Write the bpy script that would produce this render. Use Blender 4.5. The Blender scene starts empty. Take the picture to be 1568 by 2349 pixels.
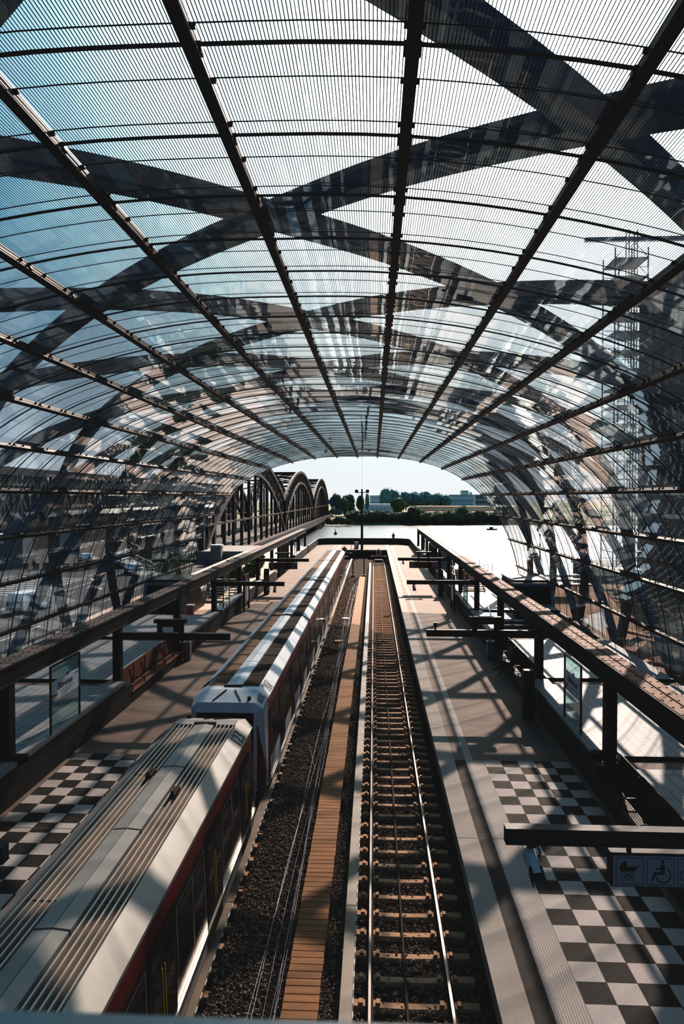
import bpy, bmesh, math, random
import numpy as np
from mathutils import Vector, Matrix, noise
random.seed(7)
scene = bpy.context.scene
col = scene.collection
AX = -1.73            # axis of the hall, tracks run along +Y, z = 0 at the rail heads
PZ = 1.05             # platform height

# ------------------------------------------------------------------ helpers
def srgb(h):
    h = h.lstrip('#')
    c = [int(h[i:i+2], 16)/255 for i in (0, 2, 4)]
    return tuple(((v/12.92) if v <= .04045 else ((v+.055)/1.055)**2.4) for v in c) + (1,)

def mat(name, color, rough=.6, metal=0., var=.0, scale=4., bump=0., bscale=30., spec=.5, emit=None, stretch=None):
    m = bpy.data.materials.new(name); m.use_nodes = True
    nt = m.node_tree; b = nt.nodes['Principled BSDF']
    c = srgb(color) if isinstance(color, str) else tuple(color)+(1,)
    b.inputs['Base Color'].default_value = c
    b.inputs['Roughness'].default_value = rough
    b.inputs['Metallic'].default_value = metal
    b.inputs['Specular IOR Level'].default_value = spec
    tc = nt.nodes.new('ShaderNodeTexCoord')
    src = tc.outputs['Object']
    if stretch:
        mp = nt.nodes.new('ShaderNodeMapping'); mp.inputs['Scale'].default_value = stretch
        nt.links.new(src, mp.inputs['Vector']); src = mp.outputs['Vector']
    if var > 0:
        n = nt.nodes.new('ShaderNodeTexNoise'); n.inputs['Scale'].default_value = scale; n.inputs['Detail'].default_value = 6
        nt.links.new(src, n.inputs['Vector'])
        r = nt.nodes.new('ShaderNodeMapRange')
        r.inputs['From Min'].default_value = .3; r.inputs['From Max'].default_value = .7
        r.inputs['To Min'].default_value = 1-var; r.inputs['To Max'].default_value = 1+var
        nt.links.new(n.outputs['Fac'], r.inputs['Value'])
        mx = nt.nodes.new('ShaderNodeVectorMath'); mx.operation = 'SCALE'
        mx.inputs[0].default_value = c[:3]
        nt.links.new(r.outputs['Result'], mx.inputs['Scale'])
        nt.links.new(mx.outputs['Vector'], b.inputs['Base Color'])
    if bump > 0:
        n2 = nt.nodes.new('ShaderNodeTexNoise'); n2.inputs['Scale'].default_value = bscale; n2.inputs['Detail'].default_value = 4
        nt.links.new(src, n2.inputs['Vector'])
        bp = nt.nodes.new('ShaderNodeBump'); bp.inputs['Strength'].default_value = bump; bp.inputs['Distance'].default_value = .02
        nt.links.new(n2.outputs['Fac'], bp.inputs['Height']); nt.links.new(bp.outputs['Normal'], b.inputs['Normal'])
    if emit:
        b.inputs['Emission Color'].default_value = srgb(emit[0]); b.inputs['Emission Strength'].default_value = emit[1]
    return m

class MB:
    def __init__(s): s.v = []; s.f = []; s.mi = []; s.cur = 0
    def add(s, vs, fs):
        o = len(s.v); s.v += [tuple(v) for v in vs]
        for f in fs: s.f.append(tuple(i+o for i in f)); s.mi.append(s.cur)
        return s
    def box(s, x0, x1, y0, y1, z0, z1, ch=0.):
        if ch <= 0:
            return s.add([(x0,y0,z0),(x1,y0,z0),(x1,y1,z0),(x0,y1,z0),(x0,y0,z1),(x1,y0,z1),(x1,y1,z1),(x0,y1,z1)],
                  [(0,3,2,1),(4,5,6,7),(0,1,5,4),(1,2,6,5),(2,3,7,6),(3,0,4,7)])
        c = ch     # chamfered top and vertical edges
        def ring(i, z): return [(x0+i+c,y0+i,z),(x1-i-c,y0+i,z),(x1-i,y0+i+c,z),(x1-i,y1-i-c,z),(x1-i-c,y1-i,z),(x0+i+c,y1-i,z),(x0+i,y1-i-c,z),(x0+i,y0+i+c,z)]
        vs = ring(0,z0)+ring(0,z1-c)+ring(c*.7,z1)
        fs = [tuple(range(7,-1,-1)), tuple(range(16,24))]
        for k in (0,8):
            for i in range(8): j=(i+1)%8; fs.append((k+i,k+j,k+8+j,k+8+i))
        return s.add(vs, fs)
    def obox(s, c, ex, ey, ez):      # oriented box, centre + half axes
        c, ex, ey, ez = map(Vector, (c, ex, ey, ez)); vs = []
        for k in (-1, 1):
            for a, b in ((-1,-1),(1,-1),(1,1),(-1,1)): vs.append(c+ex*a+ey*b+ez*k)
        return s.add(vs, [(0,3,2,1),(4,5,6,7),(0,1,5,4),(1,2,6,5),(2,3,7,6),(3,0,4,7)])
    def bar(s, p, q, w, h=None, up=(0,0,1)):
        p, q = Vector(p), Vector(q); d = q-p; h = h or w
        L = d.length
        if L < 1e-6: return s
        d /= L; u = Vector(up)
        if abs(d.dot(u)) > .98: u = Vector((0,1,0)) if abs(d.y) < .9 else Vector((1,0,0))
        sx = d.cross(u).normalized(); u = sx.cross(d)
        return s.obox((p+q)/2, sx*w/2, d*L/2, u*h/2)
    def tube(s, pts, r, n=8, cap=True):
        pts = [Vector(p) for p in pts]; rings = []
        for i, p in enumerate(pts):
            d = (pts[min(i+1, len(pts)-1)]-pts[max(i-1, 0)]).normalized()
            a = Vector((0,0,1)) if abs(d.z) < .9 else Vector((1,0,0))
            u = d.cross(a).normalized(); w = u.cross(d)
            rr = r[i] if isinstance(r, (list, tuple)) else r
            rings.append([p+(u*math.cos(2*math.pi*k/n)+w*math.sin(2*math.pi*k/n))*rr for k in range(n)])
        vs = [v for ring in rings for v in ring]; fs = []
        for i in range(len(pts)-1):
            for k in range(n): j = (k+1) % n; fs.append((i*n+k, i*n+j, (i+1)*n+j, (i+1)*n+k))
        if cap: fs += [tuple(range(n-1, -1, -1)), tuple((len(pts)-1)*n+k for k in range(n))]
        return s.add(vs, fs)
    def poly_prism(s, poly, a, b, axis='x'):   # polygon in the other two axes, extruded from a to b
        n = len(poly)
        def mk(p, t):
            if axis == 'x': return (t, p[0], p[1])
            if axis == 'y': return (p[0], t, p[1])
            return (p[0], p[1], t)
        vs = [mk(p, a) for p in poly]+[mk(p, b) for p in poly]
        fs = [tuple(range(n-1,-1,-1)), tuple(range(n, 2*n))]
        for i in range(n): j = (i+1) % n; fs.append((i, j, n+j, n+i))
        return s.add(vs, fs)
    def sweep(s, sec, ys):      # section of (x,z) swept along y
        n = len(sec); vs = [(x, y, z) for y in ys for x, z in sec]; fs = []
        for i in range(len(ys)-1):
            for k in range(n-1): fs.append((i*n+k, i*n+k+1, (i+1)*n+k+1, (i+1)*n+k))
        return s.add(vs, fs)
    def sphere(s, c, r, n=10, m=6, sc=(1,1,1)):
        c = Vector(c); vs = [c+Vector((0,0,r*sc[2]))]; fs = []
        for i in range(1, m):
            t = math.pi*i/m
            for k in range(n):
                a = 2*math.pi*k/n; vs.append(c+Vector((math.sin(t)*math.cos(a)*r*sc[0], math.sin(t)*math.sin(a)*r*sc[1], math.cos(t)*r*sc[2])))
        vs.append(c-Vector((0,0,r*sc[2]))); e = len(vs)-1
        for k in range(n): fs.append((0, 1+k, 1+(k+1)%n)); fs.append((e, e-n+(k+1)%n, e-n+k))
        for i in range(m-2):
            for k in range(n): j=(k+1)%n; fs.append((1+i*n+k, 1+(i+1)*n+k, 1+(i+1)*n+j, 1+i*n+j))
        return s.add(vs, fs)
    def disc(s, c, r, nrm, n=16, rin=0.):
        c = Vector(c); nrm = Vector(nrm).normalized(); a = Vector((0,0,1)) if abs(nrm.z) < .9 else Vector((1,0,0))
        u = nrm.cross(a).normalized(); w = nrm.cross(u)
        P = lambda k, rr: c+(u*math.cos(2*math.pi*k/n)+w*math.sin(2*math.pi*k/n))*rr
        if rin <= 0: return s.add([P(k, r) for k in range(n)], [tuple(range(n))])
        return s.add([P(k, r) for k in range(n)]+[P(k, rin) for k in range(n)], [(k, (k+1)%n, n+(k+1)%n, n+k) for k in range(n)])
    def build(s, name, mats, parent=None, smooth=False, uv=None):
        me = bpy.data.meshes.new(name)
        off = world_loc(parent) if parent else Vector((0,0,0))
        me.from_pydata([tuple(Vector(v)-off) for v in s.v], [], s.f); me.update()
        for m in (mats if isinstance(mats, (list, tuple)) else [mats]): me.materials.append(m)
        me.polygons.foreach_set('material_index', s.mi)
        if smooth: me.polygons.foreach_set('use_smooth', [True]*len(me.polygons))
        o = bpy.data.objects.new(name, me); col.objects.link(o)
        if parent: o.parent = parent
        return o

def world_loc(o):
    v = Vector((0,0,0))
    while o: v += o.location; o = o.parent
    return v

def tag(o, label, cat=None, group=None, kind=None):
    o['label'] = label
    if cat: o['category'] = cat
    if group: o['group'] = group
    if kind: o['kind'] = kind
    return o

def thing(name, label, cat, loc=(0,0,0), group=None, rz=0):
    o = bpy.data.objects.new(name, None); col.objects.link(o); o.location = loc
    o.rotation_euler = (0,0,rz); o.empty_display_size = .1
    return tag(o, label, cat, group)

def struct(o, label, cat='structure'): return tag(o, label, cat, kind='structure')

def copy_tree(o, parent=None):
    c = o.copy(); col.objects.link(c); c.parent = parent
    for ch in list(o.children): copy_tree(ch, c)
    return c

def text(name, body, m, parent, origin, xdir, ydir, size, extrude=.002, align='LEFT', sx=1.):
    cu = bpy.data.curves.new(name, 'FONT'); cu.body = body; cu.size = size; cu.extrude = extrude
    cu.align_x = align; cu.materials.append(m)
    o = bpy.data.objects.new(name, cu); col.objects.link(o); bpy.context.view_layer.update()
    me = bpy.data.meshes.new_from_object(o.evaluated_get(bpy.context.evaluated_depsgraph_get())); bpy.data.objects.remove(o); bpy.data.curves.remove(cu)
    me.materials.clear(); me.materials.append(m); o = bpy.data.objects.new(name, me); col.objects.link(o)
    x = Vector(xdir).normalized(); y = Vector(ydir).normalized(); z = x.cross(y)
    R = Matrix((x*sx, y, z)).transposed().to_4x4()
    off = world_loc(parent) if parent else Vector((0,0,0))
    R.translation = Vector(origin)-off
    if parent: o.parent = parent
    o.matrix_local = R
    return o

ORD = ['first','second','third','fourth','fifth','sixth','seventh','eighth','ninth','tenth','eleventh','twelfth','thirteenth','fourteenth']

# ------------------------------------------------------------------ materials
M = {}
M['steel'] = mat('dark steel', '#24282c', .55, .0, .15, 3, 0, spec=.4)
M['rib'] = mat('rib steel', '#26231f', .55, .0, .15, 6, spec=.3)
M['slat'] = mat('sunlit rib slat', '#5e4c3c', .5, 0, .2, 6, spec=.3)  # sunlit tan of the rib sides put into the slat colour
M['arch'] = mat('arch steel', '#21364a', .45, .0, .2, .6, spec=.5)
M['beam'] = mat('canopy beam', '#2a2a2b', .6, .0, .2, 2.5, spec=.3)
M['board'] = mat('cover board', '#8a6450', .7, 0, .2, 2, .2, 14, stretch=(3,.5,1))
M['boardgrey'] = mat('grey cover board', '#64564c', .7, 0, .2, 2, .2, 14, stretch=(3,.5,1))  # greyer, darker board for the left canopy and the deck strips
M['bolt'] = mat('bolt', '#6b5a4a', .5, .3)
M['wallpanel'] = mat('parapet panel', '#2d2c2b', .65, 0, .2, 1.5)
M['stone'] = mat('light stone', '#c9c6c0', .6, 0, .1, 1.2)
M['white'] = mat('white paint', '#dfe2e3', .4, 0, .05, 2)
M['trainwhite'] = mat('train white', '#c6cacd', .38, .0, .06, 1.5)
M['trainsilver'] = mat('train silver', '#b9b6b1', .35, .35, .1, 1.5, stretch=(2,.4,1))
M['roofplate'] = mat('roof plate', '#9f9991', .45, .1, .12, 1.2)
M['roofdark'] = mat('roof trough', '#6b4f3c', .7, 0, .35, 1.2, .1, 10, stretch=(3,.6,1))
M['ridge'] = mat('roof ridge', '#d0cabf', .3, .5)
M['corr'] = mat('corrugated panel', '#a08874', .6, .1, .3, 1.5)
M['doordark'] = mat('train door', '#33161a', .3)
M['woodshaded'] = mat('shaded bench wood', '#35271f', .6, 0, .2, 4, stretch=(4,.4,4))  # darker copy of the bench wood, right-hand shade put into the colour
M['corrdark'] = mat('corrugation shade and bars', '#4a3a30', .7, 0, .3, 1.5)  # roof cross bars, and the ridge faces painted dark as shade
M['red'] = mat('train red', '#781519', .35, 0, .1, 2)
M['black'] = mat('black', '#0c0d0e', .5)
M['darkglass'] = mat('train glass', '#2a2019', .08, 0, .3, 1.5, spec=.7)
M['rubber'] = mat('rubber', '#141414', .8)
M['sill'] = mat('bright sill', '#c9c3ba', .22, .8)
M['rail'] = mat('rail head', '#6b6662', .36, .9)
M['railside'] = mat('rail web', '#2a1d15', .8, 0, .2, 6)
M['sleeper'] = mat('concrete sleeper', '#c29c7c', .8, 0, .15, 5, .15, 40)
M['cover'] = mat('third rail cover', '#7f705f', .5, 0, .12, 1.5)
M['plank'] = mat('walkway plank', '#966b44', .75, 0, .28, 1.6, .2, 12, stretch=(.6,5,1))
M['cable'] = mat('cable', '#8f8e96', .4, .1)
M['stonegravel'] = mat('gravel stone', '#8d7a6a', .85, 0, .6, 9)
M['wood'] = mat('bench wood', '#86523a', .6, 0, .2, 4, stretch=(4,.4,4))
M['sign'] = mat('sign white', '#cfd5da', .4)
M['signgrey'] = mat('sign grey', '#8d98a3', .5)
M['ink'] = mat('sign ink', '#14171a', .5)
M['teal'] = mat('teal tab', '#16767a', .5)
M['green'] = mat('arrow green', '#1f6b2c', .5)
M['yellow'] = mat('yellow', '#d8b52a', .5)
M['signred'] = mat('sign red', '#b3262b', .5)
M['led'] = mat('led text', '#7a2a14', .5, emit=('#ff4a1e', .05))
M['lens'] = mat('lens', '#050608', .1)
M['grey'] = mat('mid grey', '#7c7f82', .5, 0, .1, 3)
M['galv'] = mat('galvanised', '#9fa3a5', .35, .6)
M['asphalt'] = mat('asphalt', '#38393b', .85, 0, .2, .4)
M['paint'] = mat('road paint', '#a5a5a2', .7)
M['earth'] = mat('earth', '#8a6a52', .9, 0, .45, .35, .3, 2)
M['sand'] = mat('sand', '#b79a80', .9, 0, .2, .08)
M['paving'] = mat('terrace paving', '#c7a99a', .75, 0, .12, .5)
M['concrete'] = mat('concrete', '#8d8a87', .8, 0, .15, .6)
M['bridge'] = mat('bridge steel', '#2c2a2b', .7, 0, .25, .2)
M['bridgelight'] = mat('bridge chord', '#463c3a', .6, 0, .2, .2)
M['bark'] = mat('bark', '#3b2d22', .9)
M['leafdark'] = mat('leaf dark', '#3a5a45', .8, 0, .4, .5)
M['leafmid'] = mat('leaf mid', '#4d6b45', .8, 0, .4, .5)
M['leafhazy'] = mat('leaf hazy', '#628a8a', .85, 0, .3, .3)  # bluish leaf colour with the haze of the far bank painted in
M['leafolive'] = mat('leaf olive', '#5d6a48', .85, 0, .4, .4)
M['leafbright'] = mat('leaf bright', '#6f7f2d', .7, 0, .4, 3)
M['facade'] = mat('facade', '#2c3840', .5, 0, .2, .2)
M['facadewin'] = mat('facade glass', '#2f4a52', .35, 0, .3, .3, spec=.7)
M['hazy'] = mat('hazy building', '#eef4f8', .9)  # near-white base colour stands in for haze over the distance
M['hazy2'] = mat('hazy dark', '#bccddb', .9, 0, .2, .03)  # pale blue tone, distance haze mixed into the base colour
M['tyre'] = mat('tyre', '#111213', .8)
M['carglass'] = mat('car glass', '#1d2a2e', .08, spec=.7)
M['carwhite'] = mat('car white', '#dadfe2', .3)
M['cardark'] = mat('car dark', '#20242a', .25)
M['carblue'] = mat('car blue', '#7fa4b4', .3)
M['tail'] = mat('tail lamp', '#7a1714', .3)
M['logoblue'] = mat('logo blue', '#2b6fa8', .4)
M['skin'] = mat('skin', '#b98a6f', .6)
M['hairgrey'] = mat('hair grey', '#8f8a84', .8)
M['jacket'] = mat('jacket', '#2a3a4d', .8)
M['jeans'] = mat('jeans', '#20262f', .85)
M['shoe'] = mat('shoe', '#101112', .6)
M['coatred'] = mat('light shirt', '#8f8c8a', .8)
M['pink'] = mat('pink plastic', '#c07078', .5)

def glass_mat(name, tint, frit=False, wob=.25, base=.05, gtint=(1,1,1), haze=0.):
    m = bpy.data.materials.new(name); m.use_nodes = True; nt = m.node_tree; N = nt.nodes; L = nt.links
    N.remove(N['Principled BSDF']); out = N['Material Output']
    tr = N.new('ShaderNodeBsdfTransparent'); tr.inputs['Color'].default_value = tint+(1,)
    gl = N.new('ShaderNodeBsdfGlossy'); gl.inputs['Roughness'].default_value = .015; gl.inputs['Color'].default_value = gtint+(1,)
    lw = N.new('ShaderNodeLayerWeight'); lw.inputs['Blend'].default_value = .5
    pw = N.new('ShaderNodeMath'); pw.operation = 'POWER'; pw.inputs[1].default_value = 2.9; L.new(lw.outputs['Facing'], pw.inputs[0])
    ma = N.new('ShaderNodeMath'); ma.operation = 'MULTIPLY_ADD'; ma.inputs[1].default_value = .92; ma.inputs[2].default_value = base
    L.new(pw.outputs[0], ma.inputs[0])
    if wob > 0:
        tc = N.new('ShaderNodeTexCoord'); n = N.new('ShaderNodeTexNoise'); n.inputs['Scale'].default_value = 1.6; n.inputs['Detail'].default_value = 1
        L.new(tc.outputs['Object'], n.inputs['Vector'])
        bp = N.new('ShaderNodeBump'); bp.inputs['Strength'].default_value = wob; bp.inputs['Distance'].default_value = .02
        L.new(n.outputs['Fac'], bp.inputs['Height']); L.new(bp.outputs['Normal'], gl.inputs['Normal'])
    base_sh = tr.outputs[0]
    if frit:
        at = N.new('ShaderNodeAttribute'); at.attribute_name = 'arc'
        fr = N.new('ShaderNodeAttribute'); fr.attribute_name = 'frit'
        dv = N.new('ShaderNodeMath'); dv.operation = 'DIVIDE'; dv.inputs[1].default_value = .0365; L.new(at.outputs['Fac'], dv.inputs[0])
        fc = N.new('ShaderNodeMath'); fc.operation = 'FRACT'; L.new(dv.outputs[0], fc.inputs[0])
        lt = N.new('ShaderNodeMath'); lt.operation = 'LESS_THAN'; L.new(fc.outputs[0], lt.inputs[0]); L.new(fr.outputs['Fac'], lt.inputs[1])
        df = N.new('ShaderNodeBsdfDiffuse'); df.inputs['Color'].default_value = (.012,.02,.026,1)
        m2 = N.new('ShaderNodeMixShader'); L.new(lt.outputs[0], m2.inputs['Fac']); L.new(base_sh, m2.inputs[1]); L.new(df.outputs[0], m2.inputs[2])
        base_sh = m2.outputs[0]
    mx = N.new('ShaderNodeMixShader'); L.new(ma.outputs[0], mx.inputs['Fac']); L.new(base_sh, mx.inputs[1]); L.new(gl.outputs[0], mx.inputs[2])
    last = mx.outputs[0]
    if haze > 0:  # translucent veil added to brighten the roof like haze, stronger at grazing view
        tl = N.new('ShaderNodeBsdfTranslucent'); tl.inputs['Color'].default_value = (.8,.9,.95,1)
        p3 = N.new('ShaderNodeMath'); p3.operation = 'POWER'; p3.inputs[1].default_value = 4; L.new(lw.outputs['Facing'], p3.inputs[0])
        m3 = N.new('ShaderNodeMath'); m3.operation = 'MULTIPLY_ADD'; m3.inputs[1].default_value = haze*6; m3.inputs[2].default_value = haze; L.new(p3.outputs[0], m3.inputs[0])
        md = N.new('ShaderNodeMixShader'); L.new(m3.outputs[0], md.inputs['Fac']); L.new(last, md.inputs[1]); L.new(tl.outputs[0], md.inputs[2]); last = md.outputs[0]
    L.new(last, out.inputs['Surface'])
    return m
M['roofglass'] = glass_mat('roof glass', (.87,.92,.96), True, .1, .05, gtint=(.82,.95,1.0), haze=.01)
M['paneglass'] = glass_mat('screen glass', (.45,.72,.72), False, 0, .06)
M['clearglass'] = glass_mat('balustrade glass', (.75,.88,.88), False, 0, .06)

def floor_mat():
    m = bpy.data.materials.new('platform paving'); m.use_nodes = True; nt = m.node_tree; N = nt.nodes; L = nt.links
    b = N['Principled BSDF']; b.inputs['Roughness'].default_value = .75; b.inputs['Specular IOR Level'].default_value = .3
    g = N.new('ShaderNodeNewGeometry'); sp = N.new('ShaderNodeSeparateXYZ'); L.new(g.outputs['Position'], sp.inputs[0])
    def math_(op, a, bb=None, c=None):
        n = N.new('ShaderNodeMath'); n.operation = op
        for i, v in enumerate((a, bb, c)):
            if v is None: continue
            if isinstance(v, (int, float)): n.inputs[i].default_value = v
            else: L.new(v, n.inputs[i])
        return n.outputs[0]
    x, y = sp.outputs['X'], sp.outputs['Y']
    d = math_('ABSOLUTE', math_('ADD', x, 1.73))
    def rng(v, a, bb): return math_('MULTIPLY', math_('GREATER_THAN', v, a), math_('LESS_THAN', v, bb))
    near = math_('LESS_THAN', y, 21.2)
    def mixc(f, a, bb):
        n = N.new('ShaderNodeMix'); n.data_type = 'RGBA'
        L.new(f, n.inputs['Factor'])
        for k, v in ((6, a), (7, bb)):
            if isinstance(v, tuple): n.inputs[k].default_value = v
            else: L.new(v, n.inputs[k])
        return n.outputs[2]
    nz = N.new('ShaderNodeTexNoise'); nz.inputs['Scale'].default_value = .7; nz.inputs['Detail'].default_value = 8; L.new(g.outputs['Position'], nz.inputs['Vector'])
    nz2 = N.new('ShaderNodeTexNoise'); nz2.inputs['Scale'].default_value = 45; L.new(g.outputs['Position'], nz2.inputs['Vector'])
    base = mixc(nz.outputs['Fac'], srgb('#75665c'), srgb('#8a7a6f'))
    c = base
    edge = rng(d, 3.7, 4.23); c = mixc(edge, c, srgb('#a0958c'))
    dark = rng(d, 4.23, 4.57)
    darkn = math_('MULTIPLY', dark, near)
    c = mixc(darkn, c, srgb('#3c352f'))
    # tactile strip
    tw = math_('ADD', math_('MULTIPLY', near, .32), 4.81)
    tact = math_('MULTIPLY', math_('GREATER_THAN', d, 4.57), math_('LESS_THAN', d, tw))
    rib = math_('LESS_THAN', math_('FRACT', math_('DIVIDE', d, .047)), .74)
    ctact = mixc(rib, srgb('#857b73'), srgb('#afa59e'))
    c = mixc(tact, c, ctact)
    # chequered field
    grout = math_('MAXIMUM', math_('LESS_THAN', math_('FRACT', math_('DIVIDE', math_('SUBTRACT', d, 5.125), .51)), .018), math_('LESS_THAN', math_('FRACT', math_('DIVIDE', math_('SUBTRACT', 21.205, y), .51)), .02))
    chk = math_('MULTIPLY', rng(d, 5.13, 7.68), near)
    u = math_('FLOOR', math_('DIVIDE', math_('SUBTRACT', d, 5.13), .51)); v = math_('FLOOR', math_('DIVIDE', math_('SUBTRACT', 21.2, y), .51))
    par = math_('MODULO', math_('ADD', u, v), 2)
    cc = mixc(math_('GREATER_THAN', par, .5), srgb('#b4aaa4'), srgb('#27221e'))
    cc = mixc(grout, cc, srgb('#2a2622'))
    c = mixc(chk, c, cc)
    # joints across the slabs
    jt = math_('LESS_THAN', math_('FRACT', math_('DIVIDE', y, 8.15)), .004)
    c = mixc(jt, c, srgb('#5a524c'))
    vm = N.new('ShaderNodeVectorMath'); vm.operation = 'SCALE'; L.new(c, vm.inputs[0])
    L.new(math_('MULTIPLY_ADD', nz.outputs['Fac'], .5, math_('MULTIPLY_ADD', nz2.outputs['Fac'], .5, .5)), vm.inputs['Scale'])
    L.new(vm.outputs[0], b.inputs['Base Color'])
    bp = N.new('ShaderNodeBump'); bp.inputs['Strength'].default_value = .15; bp.inputs['Distance'].default_value = .01
    L.new(nz2.outputs['Fac'], bp.inputs['Height']); L.new(bp.outputs['Normal'], b.inputs['Normal'])
    return m
M['platform'] = floor_mat()

def deck_mat():
    m = mat('deck slabs', '#959290', .55, 0, .1, 1.0); nt = m.node_tree; N = nt.nodes; L = nt.links; b = N['Principled BSDF']
    g = N.new('ShaderNodeNewGeometry'); sp = N.new('ShaderNodeSeparateXYZ'); L.new(g.outputs['Position'], sp.inputs[0])
    def fr(o, per, w):
        a = N.new('ShaderNodeMath'); a.operation = 'DIVIDE'; a.inputs[1].default_value = per; L.new(o, a.inputs[0])
        f = N.new('ShaderNodeMath'); f.operation = 'FRACT'; L.new(a.outputs[0], f.inputs[0])
        l = N.new('ShaderNodeMath'); l.operation = 'LESS_THAN'; l.inputs[1].default_value = w/per; L.new(f.outputs[0], l.inputs[0]); return l.outputs[0]
    mx = N.new('ShaderNodeMath'); mx.operation = 'MAXIMUM'; L.new(fr(sp.outputs['X'], .31, .022), mx.inputs[0]); L.new(fr(sp.outputs['Y'], 1.36, .02), mx.inputs[1])
    mc = N.new('ShaderNodeMix'); mc.data_type = 'RGBA'; L.new(mx.outputs[0], mc.inputs['Factor'])
    src = b.inputs['Base Color'].links[0].from_socket; L.new(src, mc.inputs[6]); mc.inputs[7].default_value = srgb('#3c3d3f')
    L.new(mc.outputs[2], b.inputs['Base Color'])
    return m
M['deck'] = deck_mat()

def ballast_mat():
    m = bpy.data.materials.new('ballast bed'); m.use_nodes = True; nt = m.node_tree; N = nt.nodes; L = nt.links; b = N['Principled BSDF']
    b.inputs['Roughness'].default_value = .9; b.inputs['Specular IOR Level'].default_value = .2
    g = N.new('ShaderNodeNewGeometry')
    v = N.new('ShaderNodeTexVoronoi'); v.inputs['Scale'].default_value = 17; L.new(g.outputs['Position'], v.inputs['Vector'])
    r = N.new('ShaderNodeValToRGB'); r.color_ramp.elements[0].color = srgb('#1d1815'); r.color_ramp.elements[1].color = srgb('#5a4a3f')
    sep = N.new('ShaderNodeSeparateColor'); L.new(v.outputs['Color'], sep.inputs[0]); L.new(sep.outputs[0], r.inputs['Fac'])
    L.new(r.outputs['Color'], b.inputs['Base Color'])
    bp = N.new('ShaderNodeBump'); bp.inputs['Strength'].default_value = 1; bp.inputs['Distance'].default_value = .06; bp.invert = True
    L.new(v.outputs['Distance'], bp.inputs['Height']); L.new(bp.outputs['Normal'], b.inputs['Normal'])
    return m
M['ballast'] = ballast_mat()

def water_mat():
    m = bpy.data.materials.new('river water'); m.use_nodes = True; nt = m.node_tree; N = nt.nodes; L = nt.links; b = N['Principled BSDF']
    b.inputs['Base Color'].default_value = srgb('#626d75'); b.inputs['Metallic'].default_value = .55; b.inputs['Roughness'].default_value = .22; b.inputs['Specular IOR Level'].default_value = .9
    g = N.new('ShaderNodeNewGeometry'); mp = N.new('ShaderNodeMapping'); mp.inputs['Scale'].default_value = (.35,.9,1); L.new(g.outputs['Position'], mp.inputs['Vector'])
    n = N.new('ShaderNodeTexNoise'); n.inputs['Scale'].default_value = 1.; n.inputs['Detail'].default_value = 6; n.inputs['Roughness'].default_value = .65; L.new(mp.outputs[0], n.inputs['Vector'])
    bp = N.new('ShaderNodeBump'); bp.inputs['Strength'].default_value = .4; bp.inputs['Distance'].default_value = .3
    L.new(n.outputs['Fac'], bp.inputs['Height']); L.new(bp.outputs['Normal'], b.inputs['Normal'])
    return m
M['water'] = water_mat()

def dash_mat():
    m = mat('dashes', '#c9ced2', .5); nt = m.node_tree; N = nt.nodes; L = nt.links; b = N['Principled BSDF']
    g = N.new('ShaderNodeNewGeometry'); sp = N.new('ShaderNodeSeparateXYZ'); L.new(g.outputs['Position'], sp.inputs[0])
    a = N.new('ShaderNodeMath'); a.operation = 'DIVIDE'; a.inputs[1].default_value = .34; L.new(sp.outputs['Y'], a.inputs[0])
    f = N.new('ShaderNodeMath'); f.operation = 'FRACT'; L.new(a.outputs[0], f.inputs[0])
    l = N.new('ShaderNodeMath'); l.operation = 'LESS_THAN'; l.inputs[1].default_value = .45; L.new(f.outputs[0], l.inputs[0])
    mc = N.new('ShaderNodeMix'); mc.data_type = 'RGBA'; L.new(l.outputs[0], mc.inputs['Factor']); mc.inputs[6].default_value = srgb('#1c1a18'); mc.inputs[7].default_value = srgb('#d3d6d8')
    L.new(mc.outputs[2], b.inputs['Base Color']); return m
M['dash'] = dash_mat()
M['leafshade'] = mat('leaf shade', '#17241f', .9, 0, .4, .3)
M['bandgrey'] = mat('window band', '#2b2623', .35, 0, .2, 2)
M['framegrey'] = mat('window frame', '#b8b3ad', .35, .2)

# ------------------------------------------------------------------ vault of the hall
PROF = [(0,13.56),(2.1,13.5),(4.22,13.2),(6.23,12.69),(8.15,11.95),(9.83,10.89),(11.22,9.48),(12.33,7.7),(13.1,5.75),(13.54,3.62),(13.75,1.45),(13.8,-.75)]
YEND = [73,72,69.5,67,65,63,61,59.5,58,57,56,55]
Y0R = -5.
def prof(s, off=0.):           # s may be fractional; off is the distance outside the glass
    a = min(abs(s), 11.); i = min(int(a), 10); t = a-i
    def pt(k): k = abs(k); return Vector(PROF[min(k, 11)])
    p0, p1 = pt(i), pt(i+1)
    pm = pt(i-1) if i > 0 else Vector((-PROF[1][0], PROF[1][1])); pn = pt(i+2) if i < 10 else p1+(p1-p0)
    # Catmull-Rom
    q = .5*((2*p0)+(-pm+p1)*t+(2*pm-5*p0+4*p1-pn)*t*t+(-pm+3*p0-3*p1+pn)*t**3)
    tg = .5*((-pm+p1)+2*(2*pm-5*p0+4*p1-pn)*t+3*(-pm+3*p0-3*p1+pn)*t*t)
    tg.normalize(); nr = Vector((-tg.y, tg.x))
    q = q+nr*off; sg = 1 if s >= 0 else -1
    return AX+sg*q.x, q.y, sg*nr.x, nr.y
def yend(s):
    a = min(abs(s), 11); i = min(int(a), 10); return YEND[i]+(YEND[i+1]-YEND[i])*(a-i)
ARC = [0]
for i in range(11): ARC.append(ARC[-1]+(Vector(PROF[i+1])-Vector(PROF[i])).length)
FRIT = [.31,.31,.31,.3,.26,.18,.08,0,0,0,0,0]
PUR0, PUR = 6.58, 1.65
kmin = math.ceil((Y0R-PUR0)/PUR)

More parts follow.
